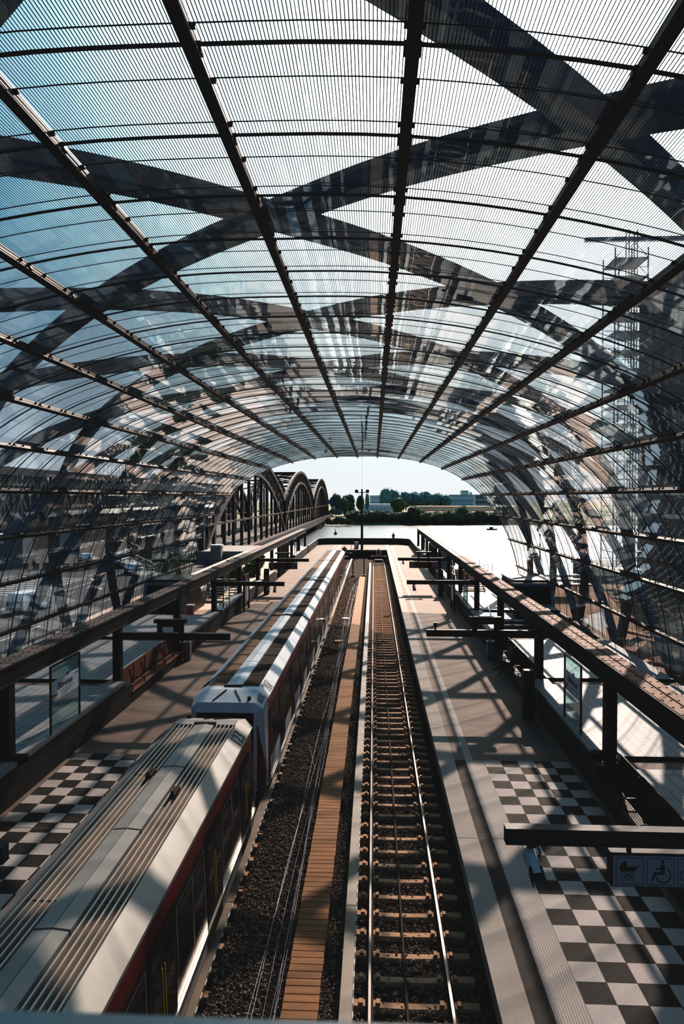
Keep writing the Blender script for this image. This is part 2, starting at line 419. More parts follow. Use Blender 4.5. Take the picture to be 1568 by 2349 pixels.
def bay(s):                    # strip of panes between rib s and s+1
    mb = MB(); arc = []; fr = []
    a, b = (s, s+1); ys = [Y0R]
    yA, yB = yend(a), yend(b)
    k = kmin
    while PUR0+k*PUR < max(yA, yB): ys.append(PUR0+k*PUR); k += 1
    ys.append(1e9)
    sub = 2
    for j in range(len(ys)-1):
        tilt = random.uniform(-.006, .006); tilt2 = random.uniform(-.006, .006)
        for q in range(sub):
            s0, s1 = a+q/sub, a+(q+1)/sub
            quad = []
            for ss, yy, jj in ((s0, ys[j], 0), (s0, ys[j+1], 1), (s1, ys[j+1], 1), (s1, ys[j], 0)):
                y = min(yy, yend(ss)); e = tilt*(1 if jj else -1)+tilt2*((ss-a)*2-1)
                x, z, nx, nz = prof(ss, e)
                quad.append((x, y, z))
            if max(v[1] for v in quad)-min(v[1] for v in quad) < .01 or quad[1][1] <= quad[0][1]: continue
            mb.add(quad, [(0,1,2,3)])
            def A(ss): i = min(int(abs(ss)), 10); return (ARC[i]+(ARC[i+1]-ARC[i])*(abs(ss)-i))
            def Fv(ss): i = min(int(abs(ss)), 10); return FRIT[i]+(FRIT[i+1]-FRIT[i])*(abs(ss)-i)
            arc += [A(s0), A(s0), A(s1), A(s1)]; fr += [Fv(s0), Fv(s0), Fv(s1), Fv(s1)]
    return mb, arc, fr

for s in range(-11, 11):
    mb, arc, fr = bay(s)
    h = min(abs(s), abs(s+1))
    side = 'left' if s < 0 else 'right'
    nm = 'ceiling' if h < 6 else 'wall_'+side
    o = mb.build(nm, M['roofglass'])
    for an, data in (('arc', arc), ('frit', fr)):
        at = o.data.attributes.new(an, 'FLOAT', 'POINT'); at.data.foreach_set('value', data)
    struct(o, '%s glass strip on the %s side, %s bay out from the crown of the vault' % ('striped' if h < 6 else 'clear', side, ORD[h]), 'glazing')

# longitudinal ribs
for s in range(-11, 12):
    mb = MB(); x, z, nx, nz = prof(s); T = Vector((nz, 0, -nx)); Nn = Vector((nx, 0, nz)); ye = yend(s)-.05
    c = Vector((x, (Y0R+ye)/2, z)); hy = Vector((0, (ye-Y0R)/2, 0))
    mb.obox(c-Nn*.135, T*.068, hy, Nn*.016)                 # lower flange
    mb.obox(c-Nn*.075, T*.045, hy, Nn*.05)                   # web
    mb.cur = 1
    for q in (.045, .075, .105):
        for sg in (-1, 1): mb.obox(c-Nn*q+T*sg*.05, T*.008, hy, Nn*.009)
    mb.cur = 0
    mb.obox(c-Nn*.0135, T*.06, hy, Nn*.012)
    k = kmin
    while PUR0+k*PUR < ye-1.2:
        for dy in (.52, 1.345):
            p = Vector((x, PUR0+k*PUR+dy, z))-Nn*.05
            mb.obox(p, T*.1, Vector((0,.018,0)), Nn*.022)
        p = Vector((x, PUR0+k*PUR, z))-Nn*.06
        mb.obox(p, T*.085, Vector((0,.05,0)), Nn*.05)
        k += 1
    o = mb.build('roof_rib', [M['rib'], M['slat']])
    if s == 0: lb = 'dark steel rib running along the crown of the glass vault'
    else: lb = '%s long steel rib %s from the crown rib of the glass vault' % (ORD[abs(s)-1], 'leftwards' if s < 0 else 'rightwards')
    tag(o, lb, 'roof rib', 'long ribs of the glass vault')

# purlins and thin rods across the vault
def arch_bar(name, y, r0, r1, w, m):
    mb = MB(); n = 0; prev = None
    for q in range(-44, 45):
        s = q/4
        if y > yend(s)-.03: prev = None; continue
        x, z, nx, nz = prof(s)
        p = Vector((x, y, z)); Nn = Vector((nx,0,nz))
        if prev:
            a, an = prev
            vs = [a-an*r0-Vector((0,w/2,0)), a-an*r0+Vector((0,w/2,0)), a-an*r1+Vector((0,w/2,0)), a-an*r1-Vector((0,w/2,0)),
                  p-Nn*r0-Vector((0,w/2,0)), p-Nn*r0+Vector((0,w/2,0)), p-Nn*r1+Vector((0,w/2,0)), p-Nn*r1-Vector((0,w/2,0))]
            mb.add(vs, [(0,1,5,4),(1,2,6,5),(2,3,7,6),(3,0,4,7),(0,3,2,1),(4,5,6,7)])
        prev = (p, Nn)
    return mb.build(name, m) if mb.f else None
k = kmin
while PUR0+k*PUR < 72.9:
    y = PUR0+k*PUR
    o = arch_bar('glazing_purlin', y, .002, .024, .042, M['steel'])
    if o: tag(o, 'dark steel purlin arching across the vault under the striped glass', 'purlin', 'thick purlins across the vault')
    for dy in (.52, 1.345):
        o = arch_bar('glazing_rod', y+dy, .014, .024, .011, M['steel'])
        if o: tag(o, 'thin dark rod arching across the vault between two purlins', 'rod', 'thin rods across the vault')
    k += 1
# edge trim of the far mouth of the vault
mb = MB(); pts = []
for q in range(-44, 45):
    s = q/4; x, z, nx, nz = prof(s); pts.append(Vector((x, yend(s), z)))
for a, b in zip(pts, pts[1:]): mb.bar(a, b, .06, .05)
struct(mb.build('trim_1', M['steel']), 'thin steel edge around the far mouth of the glass vault', 'trim')

# diagonal outer arches
OFF0, OFF1, WID = .22, .58, .36
DY0, DPER = 8.2, 6.78
def diag(sgn, k):
    mb = MB(); prev = None
    steps = 88
    pts = []
    for q in range(steps+1):
        s = -11+22*q/steps; y = DY0+sgn*DPER/4*(s-2)+DPER*k
        if y < Y0R+.5 or y > yend(s)-1.6:
            pts.append(None); continue
        x0, z0, nx, nz = prof(s, OFF0); x1, z1, _, _ = prof(s, OFF1)
        pts.append((s, y, Vector((x0, y, z0)), Vector((x1, y, z1))))
    if sum(p is not None for p in pts) < 5: return None
    for i, it in enumerate(pts):
        if it is None:
            if prev: mb.add(prev, [(3,2,1,0)])
            prev = None; continue
        s, y, a, b = it
        p = (pts[i-1] if i and pts[i-1] else it)[2]; r = (pts[i+1] if i+1 < len(pts) and pts[i+1] else it)[2]
        tg = (r-p).normalized(); nn = (b-a).normalized(); sd = tg.cross(nn).normalized()*WID/2
        ring = [a-sd, a+sd, b+sd, b-sd]
        if prev:
            mb.add(prev+ring, [(0,1,5,4),(1,2,6,5),(2,3,7,6),(3,0,4,7)])
        else: mb.add(ring, [(0,1,2,3)])
        prev = ring
    if prev: mb.add(prev, [(3,2,1,0)])
    return mb.build('diagonal_arch', M['arch']), pts
for sgn in (1, -1):
    for k in range(-8, 14):
        r = diag(sgn, k)
        if r:
            o, pts = r
            ws = 'rising to the left away from the tracks' if sgn > 0 else 'rising to the right away from the tracks'
            tag(o, 'dark steel box arch outside the glass, crossing the hall diagonally towards the %s side' % ('right' if sgn > 0 else 'left'), 'arch',
                'diagonal arches slanting to the %s' % ('right' if sgn > 0 else 'left'))

# ------------------------------------------------------------------ ground shell
def slab(name, x0, x1, y0, y1, z0, z1, m, label, cat='floor'):
    return struct(MB().box(x0, x1, y0, y1, z0, z1).build(name, m), label, cat)
slab('platform_floor', 2.0, 6.1, -5, 106, .72, PZ, M['platform'], 'right platform floor with chequered paving and ribbed guide strip')
slab('platform_floor', -9.56, -5.46, -5, 106, .72, PZ, M['platform'], 'left platform floor behind the train with chequered paving')
slab('platform_floor', -9.56, 6.1, 106, 119, .72, PZ, M['platform'], 'pinkish platform floor joining both platforms beyond the track ends')
slab('platform_wall', 2.3, 2.5, -5, 106, -.6, .72, M['black'], 'dark recessed wall under the edge of the right platform', 'wall')
slab('platform_wall', -5.96, -5.76, -5, 106, -.6, .72, M['black'], 'dark recessed wall under the edge of the left platform', 'wall')
slab('wall_back', -5.76, 2.3, 106.0, 106.3, -.6, .72, M['black'], 'dark end wall of the track pit under the far platform', 'wall')
mb = MB(); mb.add([(-5.8,-5,-.3),(2.35,-5,-.3),(2.35,106,-.3),(-5.8,106,-.3)], [(0,1,2,3)])
mb.add([(-3.0,-5,-.16),(-.9,-5,-.16),(-.9,106,-.16),(-3.0,106,-.16)], [(0,1,2,3)])
struct(mb.build('ballast_floor', M['ballast']), 'dark ballast bed under and between the two tracks', 'ballast')

# loose stones
def stones(n, x0, x1, y0, y1, zf, rmin, rmax, seed):
    rs = np.random.RandomState(seed)
    oc = np.array([(1,0,0),(-1,0,0),(0,1,0),(0,-1,0),(0,0,1),(0,0,-1)], float)
    fc = np.array([(0,2,4),(2,1,4),(1,3,4),(3,0,4),(2,0,5),(1,2,5),(3,1,5),(0,3,5)])
    x = rs.uniform(x0, x1, n); y = y0+(y1-y0)*rs.uniform(0, 1, n)**1.5
    r = rs.uniform(rmin, rmax, n)
    V = oc[None]*r[:,None,None]*rs.uniform(.55, 1.25, (n,6,1))
    an = rs.uniform(0, 6.28, n); ti = rs.uniform(-.7, .7, n)
    ca, sa, ct, st = np.cos(an), np.sin(an), np.cos(ti), np.sin(ti)
    yy = V[:,:,1]*ct[:,None]-V[:,:,2]*st[:,None]; zz = V[:,:,1]*st[:,None]+V[:,:,2]*ct[:,None]
    xx = V[:,:,0]*ca[:,None]-yy*sa[:,None]; yy2 = V[:,:,0]*sa[:,None]+yy*ca[:,None]
    z0 = np.array([zf(a) for a in x])
    P = np.stack([xx+x[:,None], yy2+y[:,None], zz*.8+z0[:,None]+rs.uniform(-.01,.03,n)[:,None]], -1).reshape(-1,3)
    Fc = (fc[None]+(np.arange(n)*6)[:,None,None]).reshape(-1,3)
    return P, Fc
parts = [stones(9000, -3.1, -1.6, 9, 34, lambda x: -.15, .022, .05, 1), stones(2600, -1.0, -.6, 9, 34, lambda x: -.18, .022, .045, 2),
         stones(7500, -.6, 2.2, 9, 30, lambda x: -.24, .022, .05, 3), stones(3500, -3.1, -1.6, 34, 80, lambda x: -.15, .03, .06, 4)]
off = 0; Pv = []; Pf = []
for P, Fc in parts: Pv.append(P); Pf.append(Fc+off); off += len(P)
me = bpy.data.meshes.new('track_gravel'); me.from_pydata(np.concatenate(Pv).tolist(), [], np.concatenate(Pf).tolist()); me.update()
me.materials.append(M['stonegravel']); o = bpy.data.objects.new('track_gravel', me); col.objects.link(o)
tag(o, 'loose brown and grey gravel scattered between the two tracks', 'gravel', kind='stuff')

# ------------------------------------------------------------------ tracks
RC, LC = .68, -4.38
def rail(xc, y0, y1, label):
    t = thing('rail', label, 'rail', (xc, y0, -.15))
    b = MB(); b.box(xc-.07, xc+.07, y0, y1, -.165, -.14); b.box(xc-.012, xc+.012, y0, y1, -.14, -.04); b.build('rail_web', M['railside'], t)
    MB().box(xc-.03, xc+.03, y0, y1, -.04, 0, .008).build('rail_head', M['rail'], t)
rail(RC-.75, -4, 96, 'left rail of the open right track, shiny head on rusty web')
rail(RC+.75, -4, 96, 'right rail of the open right track, nearest the right platform')
rail(LC-.75, -4, 100, 'left rail under the train on the left track')
rail(LC+.75, -4, 100, 'right rail under the train on the left track')
sb = MB(); sec = [(-.12,-.32),(-.11,-.2),(-.085,-.168),(.085,-.168),(.11,-.2),(.12,-.32)]
xs = [(-1.28,0),(-.95,0),(-.86,0),(-.66,0),(-.58,-.035),(0,-.045),(.58,-.035),(.66,0),(.86,0),(.95,0),(1.28,0)]
n = len(sec)
vs = [(x, y*(1.0 if abs(x) > .6 else .85), z+(dz if z > -.3 else 0)) for x, dz in xs for y, z in sec]
fs = [(i*n+k, (i+1)*n+k, (i+1)*n+(k+1)%n, i*n+(k+1)%n) for i in range(len(xs)-1) for k in range(n)]
fs += [tuple(range(n)), tuple((len(xs)-1)*n+k for k in range(n-1,-1,-1))]
sb.add(vs, fs)
for sx in (-1, 1):
    for e in (-.16, .16): sb.box(sx*.75+e-.04, sx*.75+e+.04, -.06, .06, -.17, -.125)
sl = sb.build('sleeper', M['sleeper']); tag(sl, 'concrete sleeper across the open right track, half sunk in ballast', 'sleeper', 'sleepers of the right track')
y = 10.42; first = True; cnt = 0
while y < 95:
    o = sl if first else sl.copy()
    if not first: col.objects.link(o)
    o.location = (RC, y, 0); first = False; y += .69
y = 10.5
while y < 78:
    o = sl.copy(); col.objects.link(o); o.location = (LC, y, 0); y += .69
    tag(o, 'concrete sleeper end poking out beneath the train on the left track', 'sleeper', 'sleepers of the left track')
tag(MB().box(RC-.08, RC-.04, 4, 92, -.17, -.13).build('control_cable', M['railside']), 'dark control cable running down the middle of the open right track', 'cable')
tag(MB().box(RC-.3, RC+.3, 76.3, 76.5, -.15, -.02, .02).build('balise', M['yellow']), 'yellow track transponder between the rails near the buffer', 'track device')

def third_rail(x0, x1, y0, y1, z, label, out):
    t = thing('third_rail', label, 'third rail', (x0, y0, 0))
    y = y0
    while y < y1:
        e = min(y+5.4, y1)
        MB().box(x0, x1, y, e-.015, z-.02, z, .006).build('cover_board', M['cover'], t); y = e
    MB().box(x0+.05, x0+.13, y0, y1, z-.16, z-.06).build('conductor', M['railside'], t)
    sx = x1 if out > 0 else x0
    for i in range(int((y1-y0)/2.76)):
        yy = y0+1+i*2.76
        b = MB(); b.box(x0-.02, x0+.02, yy, yy+.06, -.28, z-.01); b.box(x0-.02, x1, yy, yy+.06, -.2, -.15)
        b.build('support_bracket', M['steel'], t)
    MB().box(x1+.001, x1+.018, y0, y1, z-.05, z-.012).build('dashed_edge', M['dash'], t)
third_rail(-.6, -.37, 4, 93.5, .26, 'covered power rail beside the open right track, pale grey boards', 1)
third_rail(-3.33, -3.1, 4, 100, .26, 'covered power rail along the right side of the train', 1)

# plank walkway
t = thing('plank_walkway', 'brown wooden plank walkway lying between the two tracks', 'walkway', (-1.31, 0, -.1))
b = MB(); y = 2.
while y < 78.5:
    w = random.uniform(.19, .215); x = random.uniform(-.008, .008)
    b.box(-1.64+x, -.98+x, y, y+w-.014, .03+random.uniform(-.004, .004), .075, .005); y += w
b.build('plank_deck', M['plank'], t)
b = MB()
for x in (-1.55, -1.07): b.box(x-.04, x+.04, 2, 78.4, -.16, .03)
b.build('bearer', M['railside'], t)

# cables beside the walkway
for i in range(6):
    pts = []; ph = random.uniform(0, 6)
    for j in range(70):
        y = 3+j*1.15
        if y > 84: break
        x = -1.79-.05*i-.06*math.sin(y*.11+ph)*(.3+.7*min(1, y/40))-.05*math.sin(y*.35+ph*2)
        if i == 0 or i == 1: x -= .0
        if i >= 4: x -= .12+.1*math.sin(y*.12+1)
        if y > 70: x += (y-70)*.06
        pts.append((x, y, -.1+.02*math.sin(y+i)))
    o = MB().tube(pts, .008, 6).build('cable', M['cable'], smooth=True)
    tag(o, 'thin pale cable lying loosely along the left edge of the plank walkway', 'cable', 'cables beside the plank walkway')
pts = [(-2.45+.09*j+.03*math.sin(j), 25.5-.55*j+.02*j*j, -.08) for j in range(7)]
tag(MB().tube(pts, .008, 6).build('cable', M['cable'], smooth=True), 'short stray cable curving over the gravel beside the front of train 207', 'cable')
for p, c in (((-2.15, 52.3), 'farther'), ((-2.25, 44.0), 'nearer')):
    b = MB(); b.tube([(p[0], p[1], -.16), (p[0], p[1], -.08)], .3, 20); b.tube([(p[0], p[1], -.08), (p[0], p[1], -.06)], .24, 20)
    tag(b.build('drain_cover', M['sand'] if c == 'nearer' else M['white']), '%s round drain cover in the gravel between the tracks' % ('brownish' if c == 'nearer' else 'pale'), 'cover')

# ------------------------------------------------------------------ track ends
def buffer_stop(xc, y, label, lit):
    t = thing('buffer_stop', label, 'buffer stop', (xc, y, -.15))
    b = MB()
    for sx in (-.75, .75):
        b.box(xc+sx-.07, xc+sx+.07, y, y+.14, 0, 1.0); b.bar((xc+sx, y+.1, .85), (xc+sx, y+2.0, 0), .1)
    b.build('frame', M['steel'], t)
    MB().box(xc-1.15, xc+1.15, y-.1, y+.04, .78, .95, .02).build('buffer_beam', M['cover'], t)
    b = MB(); b.box(xc-.55, xc+.55, y-.5, y-.3, .05, .4); b.box(xc-.6, xc+.6, y-.3, y+.1, .35, .45); b.build('coupler_guard', M['black'], t)
    for sx in (-.95, .95): MB().tube([(xc+sx, y-.3, .86), (xc+sx, y-.1, .86)], .12, 12).build('buffer_pad', M['galv'], t)
    MB().box(xc-.36, xc+.36, y+.05, y+.09, 1.1, 1.72).build('sign_plate', M['sign'], t)
    MB().box(xc-.25, xc+.25, y+.035, y+.05, 1.2, 1.62).build('red_panel', M['signred'], t)
    b = MB(); b.box(xc-.04, xc+.04, y+.06, y+.1, .9, 1.12); b.tube([(xc, y+.05, 1.74), (xc, y+.05, 1.94)], .1, 10); b.build('lamp_post', M['steel'], t)
buffer_stop(RC, 96.5, 'buffer stop with red square sign at the end of the open right track', 1)
buffer_stop(LC, 101.5, 'buffer stop with red sign at the end of the left track, beyond the train', 1)
for x, y, w in ((-2.45, 80.5, 'nearer the train'), (-1.15, 80.5, 'beyond the end of the plank walkway')):
    t = thing('signal_post', 'slim dark signal post with red top %s' % w, 'signal', (x, y, -.2))
    b = MB(); b.box(x-.06, x+.06, y-.06, y+.06, -.2, 2.55); b.box(x-.22, x+.22, y-.22, y+.22, -.2, .05, .02); b.build('post', M['black'], t)
    MB().box(x-.09, x+.09, y-.12, y+.08, 2.55, 3.0, .02).build('signal_head', M['steel'], t)
    MB().tube([(x, y-.15, 2.86), (x, y-.12, 2.86)], .07, 12).build('lamp', M['signred'], t)
t = thing('floodlight_mast', 'tall dark floodlight mast with two lamps standing beyond the track ends', 'mast', (-1.85, 106.8, PZ))
MB().tube([(-1.85, 106.8, PZ), (-1.85, 106.8, 6), (-1.85, 106.8, 10.5)], [.2, .17, .13], 12).build('pole', M['black'], t, smooth=True)
MB().box(-2.9, -.8, 106.74, 106.86, 9.9, 10.0).build('crossbar', M['black'], t)
for x in (-2.7, -1.0): MB().box(x-.25, x+.25, 106.5, 107.1, 9.95, 10.4, .05).build('floodlight', M['black'], t)
MB().tube([(-1.85, 106.8, 10.5), (-1.85, 106.8, 16)], .01, 6).build('lightning_rod', M['steel'], t)
t = thing('ladder', 'small dark ladder up the end wall of the track pit', 'ladder', (-3.0, 105.8, -.3))
b = MB()
for x in (-3.5, -2.5): b.box(x-.03, x+.03, 105.85, 105.92, -.3, 2.1)
b.build('side_rail', M['steel'], t); b = MB()
for i in range(5): b.box(-3.5, -2.5, 105.8, 105.95, i*.26-.05, i*.26-.02)
b.build('rungs', M['steel'], t)
t = thing('cabinet', 'small pale control cabinet standing left of the floodlight mast', 'cabinet', (-2.7, 108.5, PZ))
MB().box(-3.1, -2.4, 108.3, 108.7, PZ, PZ+1.1, .03).build('housing', M['signgrey'], t)
MB().box(-3.0, -2.5, 108.27, 108.3, PZ+.2, PZ+1.0).build('door', M['sign'], t)

# far parapet, rounded corners
pts = []
def arcp(cx, cy, r, a0, a1, n=8): return [(cx+r*math.cos(math.radians(a0+(a1-a0)*i/n)), cy+r*math.sin(math.radians(a0+(a1-a0)*i/n))) for i in range(n+1)]
pts = [(6.1, 100)]+arcp(3.1, 116, 3.0, 0, 90)+arcp(-6.5, 116, 3.06, 90, 180)+[(-9.56, 100)]
mb = MB(); prev = None
for i, p in enumerate(pts):
    a = pts[max(i-1,0)]; c = pts[min(i+1,len(pts)-1)]
    d = Vector((c[0]-a[0], c[1]-a[1])).normalized(); nr = Vector((d.y, -d.x))*.3
    ring = [(p[0],p[1],.6),(p[0],p[1],PZ+1.05),(p[0]+nr.x,p[1]+nr.y,PZ+1.05),(p[0]+nr.x,p[1]+nr.y,.6)]
    if prev: mb.add(prev+ring, [(0,1,5,4),(1,2,6,5),(2,3,7,6),(3,0,4,7)])
    prev = ring
struct(mb.build('parapet_wall', M['wallpanel']), 'dark parapet wall with rounded corners closing the far end of the platforms', 'parapet')

# ------------------------------------------------------------------ canopies
def mx(x): return 2*AX-x      # mirror about the hall axis
POST_R = [10.95+8.15*i for i in range(12)]
POST_L = [10.0+8.07*i for i in range(12)]
def xr(side, x): return x if side > 0 else mx(x)
def bx(mb, side, x0, x1, *r, ch=0.):
    a, b = xr(side, x0), xr(side, x1); return mb.box(min(a, b), max(a, b), *r, ch=ch)
for side, posts in ((1, POST_R), (-1, POST_L)):
    sn = 'right' if side > 0 else 'left'
    seg = [posts[0]-8.1]+posts
    for i in range(len(seg)-1):
        y0, y1 = seg[i]+.12+.02, seg[i+1]+.12
        t = thing('canopy_beam', 'long dark box beam on the %s canopy line, %s piece counting from the camera' % (sn, ORD[i]), 'beam', (xr(side, 6.7), y0, 4.15), 'box beams along the canopy lines')
        b = MB(); bx(b, side, 6.37, 7.05, y0, y1, 4.17, 4.63, ch=.015); bx(b, side, 6.33, 6.37, y0, y1, 4.12, 4.17); bx(b, side, 6.33, 6.37, y0, y1, 4.6, 4.66)
        b.build('box_girder', M['beam'], t)
        for q0, q1 in ((6.39, 6.69), (6.735, 7.03)):
            b = MB(); bx(b, side, q0, q1, y0+.02, y1-.02, 4.63, 4.665, ch=.006); b.cur = 1
            y = y0+.25
            while y < y1-.1 and y < 45:
                for w in (q0+.06, q1-.06): b.box(xr(side, w)-.02, xr(side, w)+.02, y-.02, y+.02, 4.665, 4.685)
                y += .52
            b.build('cover_board', [M['board'] if side > 0 else M['boardgrey'], M['bolt']], t)
    for i, y in enumerate(posts):
        arm = (i % 2 == 0) and i <= 6
        x = 6.52
        lb = 'canopy post%s, %s from the camera along the %s platform' % (' with cross arm' if arm else '', ORD[i], sn)
        t = thing('canopy_post', 'dark steel '+lb, 'post', (xr(side, x), y, PZ), 'canopy posts')
        b = MB(); bx(b, side, 6.37, 6.43, y-.15, y+.15, 1.9, 4.17); bx(b, side, 6.61, 6.67, y-.15, y+.15, 1.9, 4.17); bx(b, side, 6.43, 6.61, y-.04, y+.04, 1.9, 4.17)
        b.build('column', M['steel'], t)
        b = MB(); bx(b, side, 6.3, 6.75, y-.22, y+.22, 1.86, 1.9, ch=.01); b.build('base_plate', M['steel'], t)
        if arm:
            b = MB(); bx(b, side, 2.1, 6.37, y-.08, y+.08, 3.7, 3.92); bx(b, side, 2.1, 6.37, y-.1, y+.1, 3.92, 3.94); bx(b, side, 2.1, 6.37, y-.1, y+.1, 3.68, 3.7)
            b.build('cross_arm', M['steel'], t)

# parapet walls, ledges, deck slabs
def sects(side, posts):
    # list of (y0,y1,kind): wall / bench
    ks = ['bench','wall','bench','wall','wall','wall','wall','gap','gap','wall','wall'] if side > 0 else ['wall','wall','bench','wall','wall','wall','wall','gap','gap','wall','wall']
    return [(posts[i]+.0, posts[i+1]+.0, ks[i]) for i in range(11)]
def bench(side, y0, y1, label):
    wd = M['woodshaded'] if side > 0 else M['wood']
    t = thing('bench', label, 'bench', (xr(side, 6.4), (y0+y1)/2, PZ))
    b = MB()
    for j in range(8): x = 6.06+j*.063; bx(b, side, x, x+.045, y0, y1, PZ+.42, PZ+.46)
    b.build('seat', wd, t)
    b = MB()
    for j in range(13): z = PZ+.5+j*.055; x = 6.6+.012*j*.5; bx(b, side, x, x+.03, y0, y1, z, z+.04)
    b.build('backrest', wd, t)
    b = MB(); bx(b, side, 6.1, 6.62, y0, y1, PZ, PZ+.4); b.build('plinth', M['wallpanel'], t)
    n = max(2, int((y1-y0)/1.25)); 
    for j in range(n+1):
        y = y0+.15+(y1-y0-.3)*j/n
        b = MB(); bx(b, side, 6.08, 6.56, y-.025, y+.025, PZ+.64, PZ+.67); bx(b, side, 6.1, 6.14, y-.025, y+.025, PZ+.46, PZ+.64); bx(b, side, 6.56, 6.6, y-.02, y+.02, PZ+.46, PZ+1.2)
        b.build('armrest', M['black'], t)
for side, posts in ((1, POST_R), (-1, POST_L)):
    sn = 'right' if side > 0 else 'left'; wi = 0
    for i, (y0, y1, kd) in enumerate(sects(side, posts)):
        if kd == 'wall':
            wi += 1
            b = MB(); bx(b, side, 6.1, 6.36, y0+.3, y1-.3, .72, 2.0); bx(b, side, 6.085, 6.1, y0+.3, y1-.3, PZ+.55, PZ+.56)
            b.cur = 1; bx(b, side, 6.08, 6.8, y0+.3, y1-.3, 2.0, 2.1)
            struct(b.build('parapet_wall', [M['wallpanel'], M['deck']]), 'low dark wall with pale stone ledge along the %s platform, %s from the camera' % (sn, ORD[wi-1]), 'parapet')
        elif kd == 'bench':
            if side > 0 and i == 0: lb = 'slatted wooden bench along the right platform beside the chequered floor, in deep shade'
            elif side > 0: lb = 'slatted bench along the right platform on which the grey-haired person sits'
            else: lb = 'long slatted wooden bench with black armrests along the left platform'
            bench(side, y0+.35, y1-.35, lb)
        # plinth under the post
    for i, y in enumerate(posts):
        b = MB(); bx(b, side, 6.1, 6.85, y-.3, y+.3, .72, 1.86, ch=.01)
        struct(b.build('post_plinth', M['wallpanel']), 'dark block carrying the %s canopy post of the %s platform' % (ORD[i], sn), 'plinth')
# deck behind the walls (covers over the lower level), each slab with a thin lip
decks = {1: [(10.9,1),(19.05,1),(27.2,1),(43.5,1)], -1: [(10.0,1),(18.0,1),(26.1,1),(34.2,1)]}
for side in (1, -1):
    sn = 'right' if side > 0 else 'left'
    for i, (y, _) in enumerate(decks[side]):
        L = 8.1 if not (side < 0 and i == 3) else 7.3
        b = MB(); bx(b, side, 6.8, 11.7, y-.1, y+L-.95, 2.0, 2.1)
        b.cur = 2; bx(b, side, 6.8, 11.7, y+L-.95, y+L-.1, 1.9, 2.0)
        b.cur = 1; bx(b, side, 6.8, 11.7, y-.13, y-.1, 1.95, 2.11); bx(b, side, 6.66, 6.8, y+.3, y+L-.3, 1.05, 2.0)
        struct(b.build('deck_floor', [M['deck'], M['black'], M['boardgrey']]), 'pale jointed slab behind the %s platform wall, %s from the camera' % (sn, ORD[i]), 'deck')
    # terrace beyond the decks and base kerbs along the glass
    y0 = 51.2 if side > 0 else 41.4
    b = MB(); bx(b, side, 6.36, 12.9 if side > 0 else 16, y0, 75 if side > 0 else 104, .7, 1.0 if side > 0 else 1.05)
    struct(b.build('terrace_floor', M['paving']), 'pinkish paved terrace outside the %s canopy line near the water' % sn, 'terrace')
    b = MB(); bx(b, side, 11.7, 11.93, -5, 51, -1.3, 1.9)
    struct(b.build('kerb_wall', M['wallpanel']), 'low dark base wall under the glass on the %s side' % sn, 'wall')
# stairwell on the right between the decks
t = thing('staircase', 'dark staircase going down behind the right platform wall', 'stairs', (8.5, 39.3, -1.2))
b = MB()
for i in range(14): b.box(6.9, 9.6, 36.0+i*.5, 36.5+i*.5, -1.2, -1.0+i*.2)
b.build('steps', M['concrete'], t)
b = MB(); b.box(9.6, 9.7, 35.6, 43.2, -1.2, 2.6); b.box(6.86, 6.9, 35.6, 43.2, -1.2, 1.9); b.build('stair_wall', M['black'], t)
b = MB()
for x in (7.0, 9.5): b.bar((x, 36, 0.0), (x, 43, 2.9), .05)
b.build('handrail', M['galv'], t)
for side, x0, y0, lab in ((1, 7.2, 60.0, 'open steps of the stairs rising beyond the deck on the right terrace'), (-1, 7.2, 52.0, 'open steps of the stairs rising on the left terrace')):
    t = thing('staircase', lab, 'stairs', (xr(side, 8.4), y0, 1.0)); b = MB()
    for i in range(9): bx(b, side, 7.2, 9.6, y0+i*.34, y0+.36+i*.34, 1.05+i*.17+.1, 1.05+i*.17+.16)
    b.build('steps', M['concrete'], t)
    for xx in (7.15, 9.65): MB().bar((xr(side, xx), y0-.2, 1.02), (xr(side, xx), y0+3.1, 2.62), .08, .3).build('stringer', M['black'], t)
    b = MB()
    for xx in (7.15, 9.65):
        b.bar((xr(side, xx), y0-.2, 2.0), (xr(side, xx), y0+3.1, 3.6), .05)
        for q in (0, .5, 1): b.bar((xr(side, xx), y0-.2+3.3*q, 1.1+1.6*q), (xr(side, xx), y0-.2+3.3*q, 2.0+1.6*q), .04)
    b.build('handrail', M['galv'], t)

# escalator hoods
def hood(side, y0, label):
    t = thing('escalator_hood', label, 'hood', (xr(side, 9.8), y0, 1.0))
    prof_ = [(y0, 1.0), (y0+.9, 3.3), (y0+1.2, 3.6), (y0+4.5, 3.6), (y0+6.5, 1.0)]
    x0, x1 = sorted((xr(side, 9.3), xr(side, 11.9)))
    MB().poly_prism(prof_, x0, x1).build('shell', M['black'], t)
    b = MB()
    for a, c in zip(prof_[:3], prof_[1:4]):
        for xx in (x0, x1): b.bar((xx, a[0]-.04, a[1]+.03), (xx, c[0]-.04, c[1]+.03), .22, .06)
    b.bar((x0-.1, y0+.86, 3.36), (x1+.1, y0+.86, 3.36), .12, .2); b.build('rim', M['signgrey'], t)
    b = MB(); b.poly_prism([(y0-.012, 1.05), (y0-.012+.8, 3.12), (y0+.8, 3.12), (y0+.02, 1.05)], x0+.25, x1-.25); b.build('opening', M['lens'], t)
hood(1, 45.5, 'black escalator hood with sloping pale rim behind the right canopy')
hood(-1, 44.5, 'black escalator hood with curved pale rim behind the left canopy')

